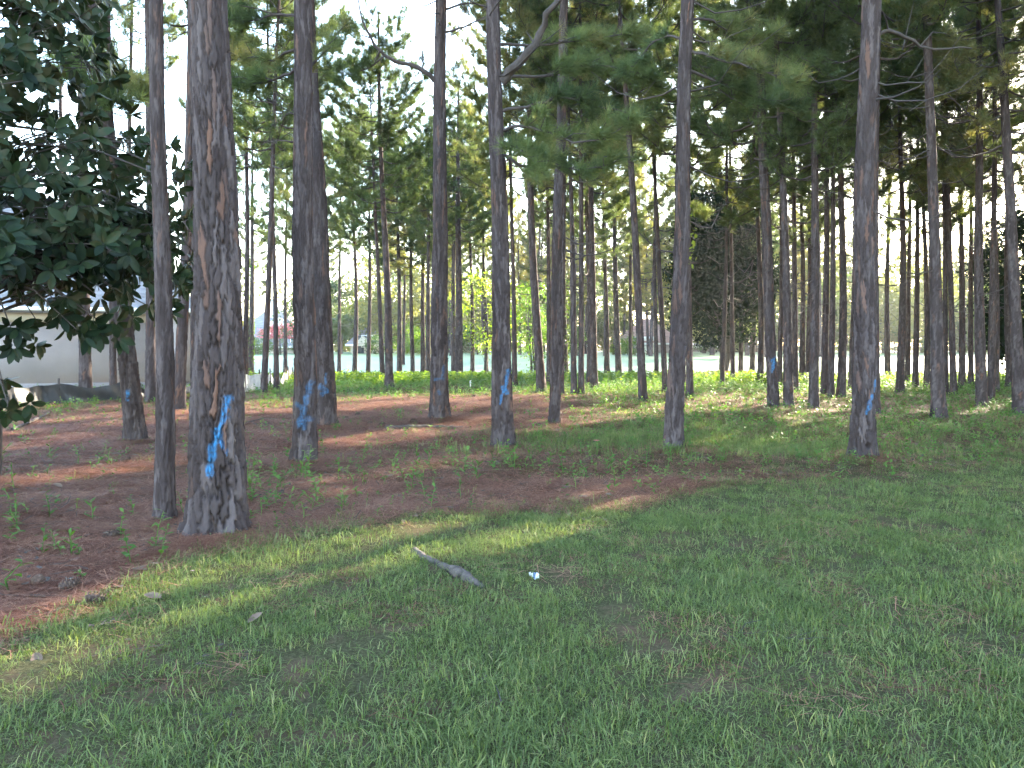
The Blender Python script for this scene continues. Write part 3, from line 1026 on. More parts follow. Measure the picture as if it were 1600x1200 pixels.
# pink flowering shrub
e = empty('flowering_shrub', far_pt(436, 84))
tag(e, 'pink flowering shrub in front of the far grey roofed house', 'shrub')
pk = broadleaf(450, 2.9, 2.0, .05, .0, 30, 70, .17, 'hedge', .34, stems=3, asp=.6)
link('stems', pk[0], e)
tag(link('foliage', pk[1], e), kind='stuff')
_, P = clumped(np.random.default_rng(8), 34, 60, (0, 0, 2.1), (2.0, 2.0, 1.0), .28)
tag(link('blossom', mesh('blossom', [leaf_quads(P[P[:, 2] > 1.7], .17, np.random.default_rng(3), asp=.8)], M['pink']), e), kind='stuff')


# cabbage palm beside the far house
def palm(loc):
    e = empty('cabbage_palm', loc)
    tag(e, 'cabbage palm with round fan crown between the far houses', 'tree')
    r = np.random.default_rng(12)
    z = np.linspace(-.1, 3.2, 8)
    link('trunk', mesh('trunk', tube(np.stack([.05 * np.sin(z), 0 * z, z], -1), .17, 8, False), M['wood'], True), e)
    V, Fq = [], []
    for k in range(34):
        d = unit(r.normal(size=3) + np.array([0, 0, .25]))
        s = unit(np.cross(d, [0, 0, 1.]))
        u = np.cross(s, d)
        c = np.array([0, 0, 3.3]) + d * .55
        for a in np.linspace(-1.2, 1.2, 13):
            dd = d * math.cos(a) + s * math.sin(a)
            w_ = unit(np.cross(dd, u)) * .05
            tip = c + dd * 1.0 + np.array([0, 0, -.25])
            V += [c, c + dd * .55 + w_, tip, c + dd * .55 - w_]
            n0 = len(V) - 4
            Fq.append((n0, n0 + 1, n0 + 2, n0 + 3))
    tag(link('fronds', mesh('fronds', [(np.array(V), np.array(Fq))], M['leaf_far']), e), kind='stuff')


palm(far_pt(533, 88))


# ------------------------------------------------------------------ houses
def hip_roof(x0, x1, y0, y1, ze, zr, over=.45, gable=False):
    x0, x1, y0, y1 = x0 - over, x1 + over, y0 - over, y1 + over
    dy = (y1 - y0) / 2
    in_ = 0 if gable else min(dy, (x1 - x0) / 2 - .3)
    V = np.array([(x0, y0, ze), (x1, y0, ze), (x1, y1, ze), (x0, y1, ze), (x0 + in_, y0 + dy, zr), (x1 - in_, y0 + dy, zr)], float)
    Vb = V.copy()
    Vb[:4, 2] -= .16
    Q = [(0, 1, 5, 4), (2, 3, 4, 5)]
    T = [(1, 2, 5), (3, 0, 4)]
    Vall = np.concatenate([V, Vb[:4]])
    S = [(6, 7, 1, 0), (7, 8, 2, 1), (8, 9, 3, 2), (9, 6, 0, 3), (9, 8, 7, 6)]
    return [(Vall, np.array(Q + S)), (Vall, np.array(T))]


def courses(x0, x1, y0, ze, zr, depth, over, n, step_in):
    """overlapping roof courses on the slope that faces the camera"""
    out = []
    yA, yB = y0 - over, y0 + depth
    for k in range(n):
        t0, t1 = k / n, (k + 1.12) / n
        xa0, xb0 = x0 - over + step_in * t0, x1 + over - step_in * t0
        xa1, xb1 = x0 - over + step_in * min(t1, 1), x1 + over - step_in * min(t1, 1)
        ya, yb = yA + (yB - yA) * t0, yA + (yB - yA) * min(t1, 1)
        za, zb = ze + (zr - ze) * t0 + .055, ze + (zr - ze) * min(t1, 1) + .012
        V = np.array([(xa0, ya, za - .045), (xb0, ya, za - .045), (xa0, ya, za), (xb0, ya, za), (xa1, yb, zb), (xb1, yb, zb)])
        out.append((V, np.array([(0, 1, 3, 2), (2, 3, 5, 4)])))
    return out


def window(e, x0, x1, yw, z0, z1, name='window'):
    f = link(name, mesh('window', [box(x0 - .08, x1 + .08, yw - .06, yw - .002, z0 - .08, z1 + .08)], M['trim']), e)
    link('pane', mesh('pane', [box(x0, x1, yw - .075, yw - .063, z0, z1)], M['dark']), f)
    xm = (x0 + x1) / 2
    link('muntin', mesh('muntin', [box(xm - .025, xm + .025, yw - .09, yw - .078, z0, z1)], M['trim']), f)


# the near house on the left: a long stucco side wall under a slate hip roof
Yh = 29.5
xa, xb = at(-420, 500, Yh)[0], at(296, 500, Yh)[0]
zg = -.3
e = empty('stucco_house', (xb, Yh, 0), (0, 0, math.radians(17)))
tag(e, 'stucco house with grey slate roof behind the magnolia and black fence', 'house')
hx0, hx1 = xa - xb, 0.0
link('wall', mesh('wall', [box(hx0, hx1, 0, 9, zg, 2.75)], M['stucco']), e)
link('base_band', mesh('base_band', [box(hx0 - .03, hx1 + .03, -.03, .3, zg, .28)], M['stucco']), e)
for fx in (hx1 - .55,):
    link('pilaster', mesh('pilaster', [box(fx, fx + .55, -.12, .1, .285, 2.74)], M['stucco']), e)
link('soffit_shade_band', mesh('soffit_shade_band', [box(hx0, hx1, -.05, .1, 2.42, 2.743)], M['stucco2']), e)  # made-up band of another colour where the soffit's shade falls
rf_ = link('roof', mesh('roof', hip_roof(hx0, hx1, 0, 9, 2.9, 7.2, .5), M['roof']), e)
tag(link('slate_course', mesh('slate_course', courses(hx0, hx1, 0, 2.9, 7.2, 4.5, .5, 30, 5.0), M['roof']), rf_), kind='stuff')
link('gutter', mesh('gutter', tube(np.array([(hx0 - .5, -.56, 2.86), (hx1 + .5, -.56, 2.86)]), .07, 8), M['trim']), e)


def far_house(label, px0, px1, Yd, wall_top_py, ridge_py, roofm, wallm, extras, dep=10, gable=False):
    p0, p1 = far_pt(px0, Yd), far_pt(px1, Yd)
    cx = (p0[0] + p1[0]) / 2
    e = empty('far_house', (cx, Yd, min(p0[2], p1[2])))
    tag(e, label, 'house', 'houses beyond the fairway')
    z0 = e.location.z
    x0, x1 = p0[0] - cx, p1[0] - cx
    ze = at(800, wall_top_py, Yd)[2] - z0
    zr = at(800, ridge_py, Yd + dep / 2)[2] - z0
    link('wall', mesh('wall', [box(x0, x1, 0, dep, -.3, ze - .1)], M[wallm]), e)
    rfo = link('roof', mesh('roof', hip_roof(x0, x1, 0, dep, ze, zr, .5, gable), M[roofm]), e)
    tag(link('tile_course', mesh('tile_course', courses(x0, x1, 0, ze, zr, dep / 2, .5, 22, 0 if gable else min(dep / 2 + .5, (x1 - x0) / 2)), M[roofm]), rfo), kind='stuff')
    link('fascia', mesh('fascia', [box(x0 - .52, x1 + .52, -.54, -.505, ze - .20, ze + .02)], M['trim']), e)
    extras(e, x0, x1, ze, zr, cx, z0, Yd)
    return e


def dx(px, Yd, cx):
    return (px - W / 2) / F * Yd - cx


def house_a(e, x0, x1, ze, zr, cx, z0, Yd):
    xc = dx(430, Yd, cx)
    zb, zt = at(800, 534, Yd)[2] - z0, at(800, 509, Yd)[2] - z0
    d = link('dormer', mesh('dormer', [box(xc - .95, xc + .95, .6, 3.5, zb, zt)], M['trim']), e)
    Vr = np.array([(xc - 1.3, .3, zt - .1), (xc + 1.3, .3, zt - .1), (xc, .3, zt + 1.0), (xc - 1.3, 4.2, zt - .1), (xc + 1.3, 4.2, zt - .1), (xc, 4.2, zt + 1.0)])
    link('dormer_roof', mesh('dormer_roof', [(Vr, np.array([(0, 2, 5, 3), (1, 4, 5, 2), (0, 3, 4, 1)])), (Vr, np.array([(0, 1, 2), (3, 5, 4)]))], M['trim']), d)
    link('dormer_window', mesh('dormer_window', [box(xc - .35, xc + .35, .55, .597, zb + .5, zt - .2)], M['dark']), d)
    xk = dx(410, Yd, cx)
    zk0, zk1 = at(800, 500, Yd + 4)[2] - z0, at(800, 470, Yd + 4)[2] - z0
    ch = link('chimney', mesh('chimney', [box(xk - .45, xk + .45, 3.4, 4.3, zk0 - 1, zk1)], M['trim']), e)
    link('chimney_cap', mesh('chimney_cap', [box(xk - .55, xk + .55, 3.3, 4.4, zk1 + .002, zk1 + .18)], M['dark']), ch)
    for px in (385, 462):
        window(e, dx(px, Yd, cx) - .5, dx(px, Yd, cx) + .5, 0, .7, 2.0)


def house_b(e, x0, x1, ze, zr, cx, z0, Yd):
    xc = dx(574, Yd, cx)
    window(e, xc - .6, xc + .6, 0, .8, 2.1)
    link('door', mesh('door', [box(x0 + .7, x0 + 1.6, -.05, -.002, 0, 2.1)], M['dark']), e)
    g0, g1 = dx(556, Yd, cx), dx(582, Yd, cx)
    gm = (g0 + g1) / 2
    Vr = np.array([(g0, -.9, ze + .02), (g1, -.9, ze + .02), (gm, -.9, ze + 1.0), (g0, 2.5, ze + .02), (g1, 2.5, ze + .02), (gm, 2.5, ze + 1.0)])
    link('porch_gable', mesh('porch_gable', [(Vr, np.array([(0, 2, 5, 3), (1, 4, 5, 2), (0, 3, 4, 1)])), (Vr, np.array([(0, 1, 2), (3, 5, 4)]))], M['stucco2']), e)
    for gx_ in (g0 + .15, g1 - .35):
        link('porch_post', mesh('porch_post', [box(gx_, gx_ + .2, -.85, -.65, -.1, ze)], M['trim']), e)


def house_c(e, x0, x1, ze, zr, cx, z0, Yd):
    xc = dx(1013, Yd, cx)
    g = link('garage_door', mesh('garage_door', [box(xc - .9, xc + .9, -.06, -.002, 0, 2.0)], M['trim']), e)
    for k in range(4):
        link('door_panel', mesh('door_panel', [box(xc - .82, xc + .82, -.085, -.063, .06 + .49 * k, .06 + .49 * k + .43)], M['trim']), g)
    window(e, dx(990, Yd, cx) - .4, dx(990, Yd, cx) + .4, 0, .9, 1.9)


def house_d(e, x0, x1, ze, zr, cx, z0, Yd):
    for t in (.2, .5, .8):
        xc = x0 + (x1 - x0) * t
        window(e, xc - .5, xc + .5, 0, .8, 2.1)


far_house('far grey roofed house with white dormer and chimney left of the smeared pine', 345, 478, 95, 541, 480, 'roof', 'stucco2', house_a)
far_house('small far house with grey roof and porch gable right of the twin trunk', 548, 588, 96, 538, 510, 'roof', 'stucco2', house_b, 8)
far_house('far house with reddish clay roof and pale garage door right of centre', 975, 1062, 98, 536, 498, 'roof2', 'stucco', house_c, 9)
far_house('tan far house glimpsed behind the close thin pines right of centre', 868, 925, 104, 538, 515, 'roof2', 'stucco2', house_d, 9)
far_house('grey low far house glimpsed behind the dark evergreen', 1085, 1180, 112, 541, 520, 'roof', 'stucco', house_d, 9)
far_house('far house glimpsed left of the young leafy tree beyond the fairway', 690, 745, 108, 535, 505, 'roof2', 'stucco2', house_d, 9)


# ------------------------------------------------------------------ silt fence
def silt_fence(pts, h, mat, label, seed, hem=.0):
    r = np.random.default_rng(seed)
    P = np.array([gp(*q) for q in pts])
    seg = np.linalg.norm(np.diff(P[:, :2], axis=0), axis=1)
    s = np.concatenate([[0], np.cumsum(seg)])
    n = int(s[-1] / .07) + 2
    t = np.linspace(0, s[-1], n)
    x, y = np.interp(t, s, P[:, 0]), np.interp(t, s, P[:, 1])
    span = 1.75
    ph = (t % span) / span
    sag = 4 * ph * (1 - ph)
    nv = 12
    k = np.linspace(0, 1, nv)
    hh = h * (1 - (.30 + .22 * np.sin(t * .7 + seed)) * sag)
    fold = .05 * np.sin(t[:, None] * 9 + 3 * k[None] + 2 * np.sin(t * 2.1)[:, None]) + .08 * sag[:, None] * np.sin(k[None] * 5 + t[:, None] * 2.3) + .03 * np.sin(t[:, None] * 21 + 6 * k[None])
    VX = x[:, None] + .25 * fold
    VY = y[:, None] - fold - .15 * (1 - k[None]) ** 2
    VZ = gz(x, y)[:, None] - .03 + hh[:, None] * k[None] + .02 * np.sin(t[:, None] * 7) * k[None]
    V = np.stack([VX, VY, VZ], -1).reshape(-1, 3)
    i = np.arange(n - 1)[:, None] * nv + np.arange(nv - 1)[None]
    Q = np.stack([i, i + nv, i + nv + 1, i + 1], -1).reshape(-1, 4)
    e = empty('silt_fence', P[len(P) // 2])
    tag(e, label, 'fence', 'silt fence')
    off = -P[len(P) // 2]
    f = link('fabric', mesh('fabric', [(V + off, Q)], M[mat], True), e)
    for tt in np.arange(0, s[-1], span):
        px_, py_ = np.interp(tt, s, P[:, 0]), np.interp(tt, s, P[:, 1])
        z_ = float(gz(px_, py_))
        o = link('stake', STAKE, e, (px_ + off[0], py_ + .05 + off[1], z_ + off[2]), (r.uniform(-.08, .08), r.uniform(-.08, .08), 0), (1, 1, (h + .1) / .8))


STAKE = mesh('stake', [box(-.02, .02, -.02, .02, -.1, .8)], M['wood'])
silt_fence([(-120, 650), (20, 640), (75, 634), (140, 630), (200, 625), (310, 616)], .62, 'black_fabric', 'sagging black silt fence in front of the stucco house', 3)
silt_fence([(383, 613), (412, 608), (445, 601), (480, 594), (500, 590)], .62, 'sunlit_pale_fabric', 'silt fence fabric coloured pale as sunlit, sagging beyond the thickest pine', 4)


# ------------------------------------------------------------------ magnolia on the left, leaves seen one by one
def leaf_mesh(name, L, Wd, mat, fold=.25, curl=.12):
    t = np.array([0, .12, .35, .62, .85, 1.0])
    w = np.array([.03, .55, .95, 1.0, .6, 0.02]) * Wd / 2
    x = t * L
    zc = -curl * L * t ** 2
    V, Q = [], []
    for a, b, c in zip(x, w, zc):
        V += [(a, -b, c + fold * b), (a, 0, c), (a, b, c + fold * b)]
    for k in range(5):
        o = 3 * k
        Q += [(o, o + 3, o + 4, o + 1), (o + 1, o + 4, o + 5, o + 2)]
    return mesh(name, [(np.array(V), np.array(Q))], mat, True)


def basis(d, up):
    d = unit(d)
    s = unit(np.cross(up, d))
    u = np.cross(d, s)
    return np.stack([d, s, u], 1)


MAG = empty('magnolia_tree', (-6.35, 9.6, float(gz(-6.35, 9.6))))
tag(MAG, 'glossy dark leaved magnolia filling the left side of the picture', 'tree')
rm = np.random.default_rng(61)
mo = np.array(MAG.location)
zz = np.linspace(-.1, 8.2, 14)
wood = tube(np.stack([.08 * np.sin(zz), .08 * np.cos(zz * 1.3), zz], -1), np.linspace(.15, .02, 14), 8, False)
whorls = []


def mag_rad(z):
    return np.interp(z, [.9, 1.6, 2.6, 3.6, 5.0, 6.2, 8.6], [1.4, 2.2, 2.6, 2.4, 1.7, 1.25, .3])


nb = 250
for k in range(nb):
    z = rm.uniform(2.65, 8.3) if k > 80 else rm.uniform(2.6, 3.5)
    az = rm.uniform(0, 2 * math.pi) if k % 3 else rm.uniform(-2.3, .6)
    Lk = mag_rad(z) * rm.uniform(.62, 1.06)
    d = np.array([math.cos(az), math.sin(az), 0])
    zb = z - .25 * Lk - .1
    p0 = np.array([0, 0, max(.5, zb)])
    p1 = d * Lk * .55 + np.array([0, 0, z - .02 * Lk])
    p2 = d * Lk + np.array([0, 0, z - .08 * Lk + rm.uniform(-.1, .2)])
    wood += tube(np.array([p0, (p0 + p1) / 2 + rm.normal(0, .12, 3), p1, p2]), [.016, .012, .009, .004], 4, False)
    whorls.append((p2, unit(p2 - p1) + np.array([0, 0, .35])))
    for q in range(rm.integers(3, 6)):
        t = rm.uniform(.2, .95)
        p = p1 + (p2 - p1) * t if rm.random() < .6 else p0 + (p1 - p0) * rm.uniform(.5, 1)
        e2 = p + unit(rm.normal(size=3) + d * .8) * rm.uniform(.15, .45)
        wood += tube(np.array([p, e2]), [.008, .004], 3, False)
        whorls.append((e2, unit(e2 - p) + np.array([0, 0, .3])))
for (qx, qy) in [(60, 545), (95, 520), (130, 530), (160, 545), (195, 500), (215, 470), (235, 520), (285, 490), (292, 330), (286, 395), (270, 310), (20, 560), (175, 470), (8, 610), (15, 640), (230, 440), (150, 500), (100, 470), (120, 555), (255, 455)]:
    p2 = at(qx, qy - (40 if qy < 600 else 0), 9.2 + rm.uniform(-.5, .3)) - mo      # sprays reaching right, at their places in the tree
    p1 = p2 * [.6, .6, 1] + [0, 0, .25]
    wood += tube(np.array([[0, 0, p2[2] + .7], p1 + [0, 0, .2], p2]), [.02, .012, .006], 4, False)
    for q in range(3):
        whorls.append((p2 + rm.normal(0, .12, 3), unit(p2 - p1) + np.array([0, 0, .1])))
link('trunk', mesh('trunk', wood, M['twig'], True), MAG)
MLEAF = leaf_mesh('leaf', .185, .080, M['magnolia'])
co = np.zeros(len(MLEAF.vertices) * 3)
MLEAF.vertices.foreach_get('co', co)
LV = co.reshape(-1, 3)
LQ = np.array([p.vertices[:] for p in MLEAF.polygons])
leaves = []
for p, d in whorls:
    d = unit(np.asarray(d))
    A = unit(np.cross(d, [.3, .2, 1.]))
    B = np.cross(d, A)
    n = rm.integers(6, 11)
    for k in range(n):
        ph = 2 * math.pi * k / n + rm.uniform(-.3, .3)
        an = rm.uniform(.6, 1.45)
        dd = d * math.cos(an) + math.sin(an) * (math.cos(ph) * A + math.sin(ph) * B) - np.array([0, 0, .18])
        leaves.append((p + dd * .02, basis(dd, d + rm.normal(0, .25, 3)), rm.uniform(.7, 1.2)))


def frame_score(L):
    c = L[0] + mo + L[1][:, 0] * .1
    px, py = W / 2 + c[0] / c[1] * F, HOR - (c[2] - CAMH) / c[1] * F
    if not (-10 < px < 320 and -10 < py < 700):
        return 99
    return c[1] - .6 * (py > 380)


leaves.sort(key=frame_score)
for p, R_, s in leaves[:290]:
    o = link('leaf', MLEAF, MAG)
    m4 = Matrix([[*(R_[a] * s), p[a]] for a in range(3)] + [[0, 0, 0, 1]])
    o.matrix_local = m4
rest = [(LV * s) @ R_.T + p for p, R_, s in leaves[290:]]
Vr = np.concatenate(rest)
Qr = (LQ[None] + (np.arange(len(rest)) * len(LV))[:, None, None]).reshape(-1, 4)
tag(link('foliage', mesh('foliage', [(Vr, Qr)], M['magnolia'], True), MAG), kind='stuff')
print('magnolia leaves', len(leaves))


# ------------------------------------------------------------------ grass, weeds and straw strewn by geometry nodes
def scatter(name, label, pts, rot, scl, vid, variants):
    """one object of kind stuff: every point carries one of the little clump meshes"""
    me = bpy.data.meshes.new(name)
    me.vertices.add(len(pts))
    me.vertices.foreach_set('co', np.asarray(pts, np.float32).ravel())
    a = me.attributes.new('rot', 'FLOAT_VECTOR', 'POINT')
    a.data.foreach_set('vector', np.asarray(rot, np.float32).ravel())
    a = me.attributes.new('scl', 'FLOAT', 'POINT')
    a.data.foreach_set('value', np.asarray(scl, np.float32))
    a = me.attributes.new('vid', 'INT', 'POINT')
    a.data.foreach_set('value', np.asarray(vid, np.int32))
    o = tag(link(name, me), label, kind='stuff')
    ng = bpy.data.node_groups.new(name, 'GeometryNodeTree')
    ng.interface.new_socket('Geometry', in_out='INPUT', socket_type='NodeSocketGeometry')
    ng.interface.new_socket('Geometry', in_out='OUTPUT', socket_type='NodeSocketGeometry')
    gi, go = ng.nodes.new('NodeGroupInput'), ng.nodes.new('NodeGroupOutput')
    jn = ng.nodes.new('GeometryNodeJoinGeometry')

    def named(n, t):
        x = ng.nodes.new('GeometryNodeInputNamedAttribute')
        x.data_type = t
        x.inputs[0].default_value = n
        return next(q for q in x.outputs if q.enabled)
    R_, S_, I_ = named('rot', 'FLOAT_VECTOR'), named('scl', 'FLOAT'), named('vid', 'INT')
    for k, vm in enumerate(variants):
        vo = bpy.data.objects.new(name + '_clump', vm)
        oi = ng.nodes.new('GeometryNodeObjectInfo')
        oi.inputs[0].default_value = vo
        oi.inputs['As Instance'].default_value = True
        ip = ng.nodes.new('GeometryNodeInstanceOnPoints')
        cmpn = ng.nodes.new('FunctionNodeCompare')
        cmpn.data_type = 'INT'
        cmpn.operation = 'EQUAL'
        ii_ = [q for q in cmpn.inputs if q.type == 'INT' and q.enabled]
        ng.links.new(I_, ii_[0])
        ii_[1].default_value = k
        ng.links.new(gi.outputs[0], ip.inputs['Points'])
        ng.links.new(cmpn.outputs[0], ip.inputs['Selection'])
        ng.links.new(oi.outputs['Geometry'], ip.inputs['Instance'])
        ng.links.new(R_, ip.inputs['Rotation'])
        ng.links.new(S_, ip.inputs['Scale'])
        ng.links.new(ip.outputs[0], jn.inputs[0])
    ng.links.new(jn.outputs[0], go.inputs[0])
    md = o.modifiers.new('scatter', 'NODES')
    md.node_group = ng
    return o


def blade_clump(seed, n, L, w, spread, mat, stand=.75, rad=.04):
    r = np.random.default_rng(seed)
    V, Q, T = [], [], []
    for k in range(n):
        az = r.uniform(0, 2 * math.pi)
        d = np.array([math.cos(az), math.sin(az), 0])
        s = np.array([-d[1], d[0], 0])
        ln = L * r.uniform(.5, 1.2)
        st = np.clip(stand + r.normal(0, .22), .1, 1)
        b = np.append(r.normal(0, rad, 2), -.01)
        p1 = b + (d * (1 - st) * .6 + np.array([0, 0, st])) * ln * .45
        p2 = p1 + (d * (1.2 - st) + np.array([0, 0, st * .75])) * ln * .32
        p3 = p2 + (d * 1.0 + np.array([0, 0, r.uniform(-.6, .5)])) * ln * .28
        w_ = w * r.uniform(.7, 1.3)
        o = len(V)
        V += [b - s * w_ * .4, b + s * w_ * .4, p1 - s * w_ * .5, p1 + s * w_ * .5, p2 - s * w_ * .38, p2 + s * w_ * .38, p3]
        Q += [(o, o + 1, o + 3, o + 2), (o + 2, o + 3, o + 5, o + 4)]
        T += [(o + 4, o + 5, o + 6)]
    V = np.array(V)
    return mesh('clump', [(V, np.array(Q)), (V, np.array(T))], M[mat])


def straw_mat(seed, n, L, w, rad, mat='straw'):
    r = np.random.default_rng(seed)
    V, Q = [], []
    for k in range(n):
        az = r.uniform(0, 2 * math.pi)
        c = np.append(r.normal(0, rad, 2), r.uniform(.004, .03))
        d = np.array([math.cos(az), math.sin(az), r.normal(0, .10)])
        s = np.array([-d[1], d[0], 0]) * w / 2
        ln = L * r.uniform(.6, 1.2)
        bow = s / w * r.normal(0, .05)
        pts = [c - d * ln / 2, c + bow, c + d * ln / 2]
        o = len(V)
        for p in pts:
            V += [p - s, p + s]
        Q += [(o, o + 1, o + 3, o + 2), (o + 2, o + 3, o + 5, o + 4)]
    return mesh('clump', [(np.array(V), np.array(Q))], M[mat])


def weed_mesh(seed, n, h, lw, ll, mat='weed'):
    r = np.random.default_rng(seed)
    blocks = []
    stem = np.array([[0, 0, -.02], [r.normal(0, .02), r.normal(0, .02), h * .5], [r.normal(0, .03), r.normal(0, .03), h]])
    st = tube(stem, [.005, .004, .002], 4, False)
    V, Q = [], []
    for k in range(n):
        t = (k + 1) / n
        az = k * 2.4 + r.uniform(-.4, .4)
        p = np.array([np.interp(t, [0, .5, 1], stem[:, a]) for a in range(3)])
        d = np.array([math.cos(az), math.sin(az), r.uniform(.1, .9)])
        s = np.array([-math.sin(az), math.cos(az), 0])
        L = ll * r.uniform(.6, 1.1) * (1.1 - .4 * t)
        w = lw * L / ll / 2
        m1, m2, tip = p + d * L * .35, p + d * L * .7 - [0, 0, .06 * L], p + d * L - [0, 0, .28 * L]
        o = len(V)
        V += [p, m1 - s * w, m1 + s * w, m2 - s * w * .8, m2 + s * w * .8, tip]
        Q += [(o, o + 1, o + 2, o + 2), (o + 1, o + 3, o + 4, o + 2), (o + 3, o + 5, o + 5, o + 4)]
    V = np.array(V)
    tri = [q for q in Q if len(set(q)) == 3]
    quad = [q for q in Q if len(set(q)) == 4]
    tri = [tuple(dict.fromkeys(q)) for q in tri]
    return mesh('weed', [(V, np.array(quad)), (V, np.array(tri))], M[mat]), mesh('stem', st, M[mat])


def candidates(n, y0, y1, r, margin=2.0, pw=1.0):
    y = y0 + (y1 - y0) * r.uniform(0, 1, n) ** pw
    x = r.uniform(-1, 1, n) * (.66 * y + margin)
    return x, y


def strew(name, label, x, y, r, variants, smin, smax, tilt=.15, lift=0.0, sy=None):
    n = len(x)
    z = gz(x, y) + .012 * snoise(x, y, 7, 41) * (y < 20) + lift
    rot = np.stack([r.normal(0, tilt, n), r.normal(0, tilt, n), r.uniform(0, 6.28, n)], -1)
    s = r.uniform(smin, smax, n)
    if sy is not None:
        s = s * sy
    print(name, n)
    return scatter(name, label, np.stack([x, y, z], -1), rot, s, r.integers(0, len(variants), n), variants)


rg = np.random.default_rng(90)
GR = [blade_clump(500 + k, 20, .068, .0033, 1, 'grass', stand=st) for k, st in enumerate([.55, .4, .65, .25, .45])]
GL = [blade_clump(520 + k, 12, .16, .0048, 1, 'grass', stand=st, rad=.05) for k, st in enumerate([.6, .45, .7, .5])]
WD = [weed_mesh(540 + k, n_, h, .028, .055)[0] for k, (n_, h) in enumerate([(5, .05), (7, .09), (6, .06), (9, .13)])]
# mown lawn
x1, y1 = candidates(36000, 2.2, 7.5, rg, 1.2)
x2, y2 = candidates(36000, 7.0, 15, rg, 2.0)
x, y = np.concatenate([x1, x2]), np.concatenate([y1, y2])
patch = snoise(x, y, 1.6, 51) * .5 + snoise(x, y, 4.5, 52) * .5
d = lawn_d(x, y)
keep = rg.uniform(0, 1, len(x)) < np.clip(.62 + .95 * patch, .10, 1) * sstep(-.9, .7, d + .5 * patch)
strew('lawn_grass', 'short green lawn grass in the shaded foreground', x[keep], y[keep], rg, GR, .7, 1.35, .22)
x, y = candidates(17000, 2.2, 15, rg, 1.5, .8)
patch = snoise(x, y, 1.3, 53)
keep = rg.uniform(0, 1, len(x)) < np.clip(.25 + .8 * patch, .03, 1) * sstep(-.7, .5, lawn_d(x, y))
strew('lawn_grass', 'longer coarse grass clumps in the foreground lawn', x[keep], y[keep], rg, GL, .55, 1.1, .2)
# sparse growth on the straw and the green floor behind
x, y = candidates(46000, 8.5, 45, rg, 2.5, .7)
gval = green(x, y)
keep = (rg.uniform(0, 1, len(x)) < (.01 + gval ** 1.5 * .9)) & (lawn_d(x, y) < .3)
xx_, yy_ = x[keep], y[keep]
strew('forest_grass', 'thin grass and seedlings on the forest floor', xx_, yy_, rg, GL + GR[:2], .6, 1.25, .2, sy=np.clip(.75 + yy_ / 45, .8, 1.5))
x, y = candidates(42000, 8.0, 45, rg, 2.5, .7)
gval = green(x, y)
keep = (rg.uniform(0, 1, len(x)) < (.012 + gval * .75)) & (lawn_d(x, y) < .2)
xx_, yy_ = x[keep], y[keep]
strew('forest_weeds', 'low leafy weeds covering the forest floor', xx_, yy_, rg, WD, .7, 1.5, .2, sy=np.clip(.7 + yy_ / 30, .8, 2.0))
# tall grass patch right of the centre pine
tx = rg.normal(0, 1, 1500)
ty = rg.normal(0, 1, 1500)
c1, c2 = gp(960, 690), gp(1180, 700)
cx_ = np.where(rg.uniform(0, 1, 1500) < .45, c1[0], c2[0])
cy_ = np.where(cx_ == c1[0], c1[1], c2[1])
TG = [blade_clump(560 + k, 16, .26, .0065, 1, 'grass', stand=.85, rad=.07) for k in range(3)]
strew('tall_grass', 'taller soft grass around the foot of the grey leaning pine', cx_ + tx * 1.15, cy_ + ty * .8, rg, TG, .4, 1.0, .2)
x, y = candidates(5000, 11, 16, rg, 2.0)
keep = (x > 2.2 + .4 * snoise(x, y, 1, 5)) & (rg.uniform(0, 1, len(x)) < .35 + .5 * snoise(x, y, .9, 57)) & (lawn_d(x, y) < .6)
strew('tall_grass', 'taller soft grass at the right edge before the stand', x[keep], y[keep], rg, TG, .45, .95, .12)
# bright ground cover on the bank
x, y = candidates(26000, 32, 42.5, rg, 3)
keep = rg.uniform(0, 1, len(x)) < sstep(32.5, 36, y + 1.5 * snoise(x, y, .6, 58)) * np.clip(.55 + .6 * snoise(x, y, .5, 59), .1, 1)
BK = [weed_mesh(580 + k, 12, .30, .075, .13, 'leaf')[0] for k in range(4)]
strew('bank_cover', 'bright leafy ground cover along the bank before the fairway', x[keep], y[keep], rg, BK, .7, 1.7, .25)
# fallen straw
ST = [straw_mat(600 + k, 22, .17, .0028, .09) for k in range(4)]
x1, y1 = candidates(14000, 3.2, 9.5, rg, 2)
x2, y2 = candidates(26000, 9, 26, rg, 2, .8)
x, y = np.concatenate([x1, x2]), np.concatenate([y1, y2])
keep = (rg.uniform(0, 1, len(x)) < sstep(.35, -.25, lawn_d(x, y)) * (1 - .7 * green(x, y)) + .015)
for hk, (he, ha, hb) in HEROES.items():
    n_ = 260 if hb[1] < 9 else 170
    a_ = rg.uniform(0, 6.28, n_)
    d_ = (.30 if hk == 'A' else .20) + np.abs(rg.normal(0, .22, n_))
    x, y, keep = np.append(x, hb[0] + d_ * np.cos(a_)), np.append(y, hb[1] + d_ * np.sin(a_)), np.append(keep, np.ones(n_, bool))
strew('pine_straw', 'reddish brown fallen pine needles carpeting the floor', x[keep], y[keep], rg, ST, .8, 1.4, .05, sy=np.clip(.7 + y[keep] / 22, .9, 1.8))

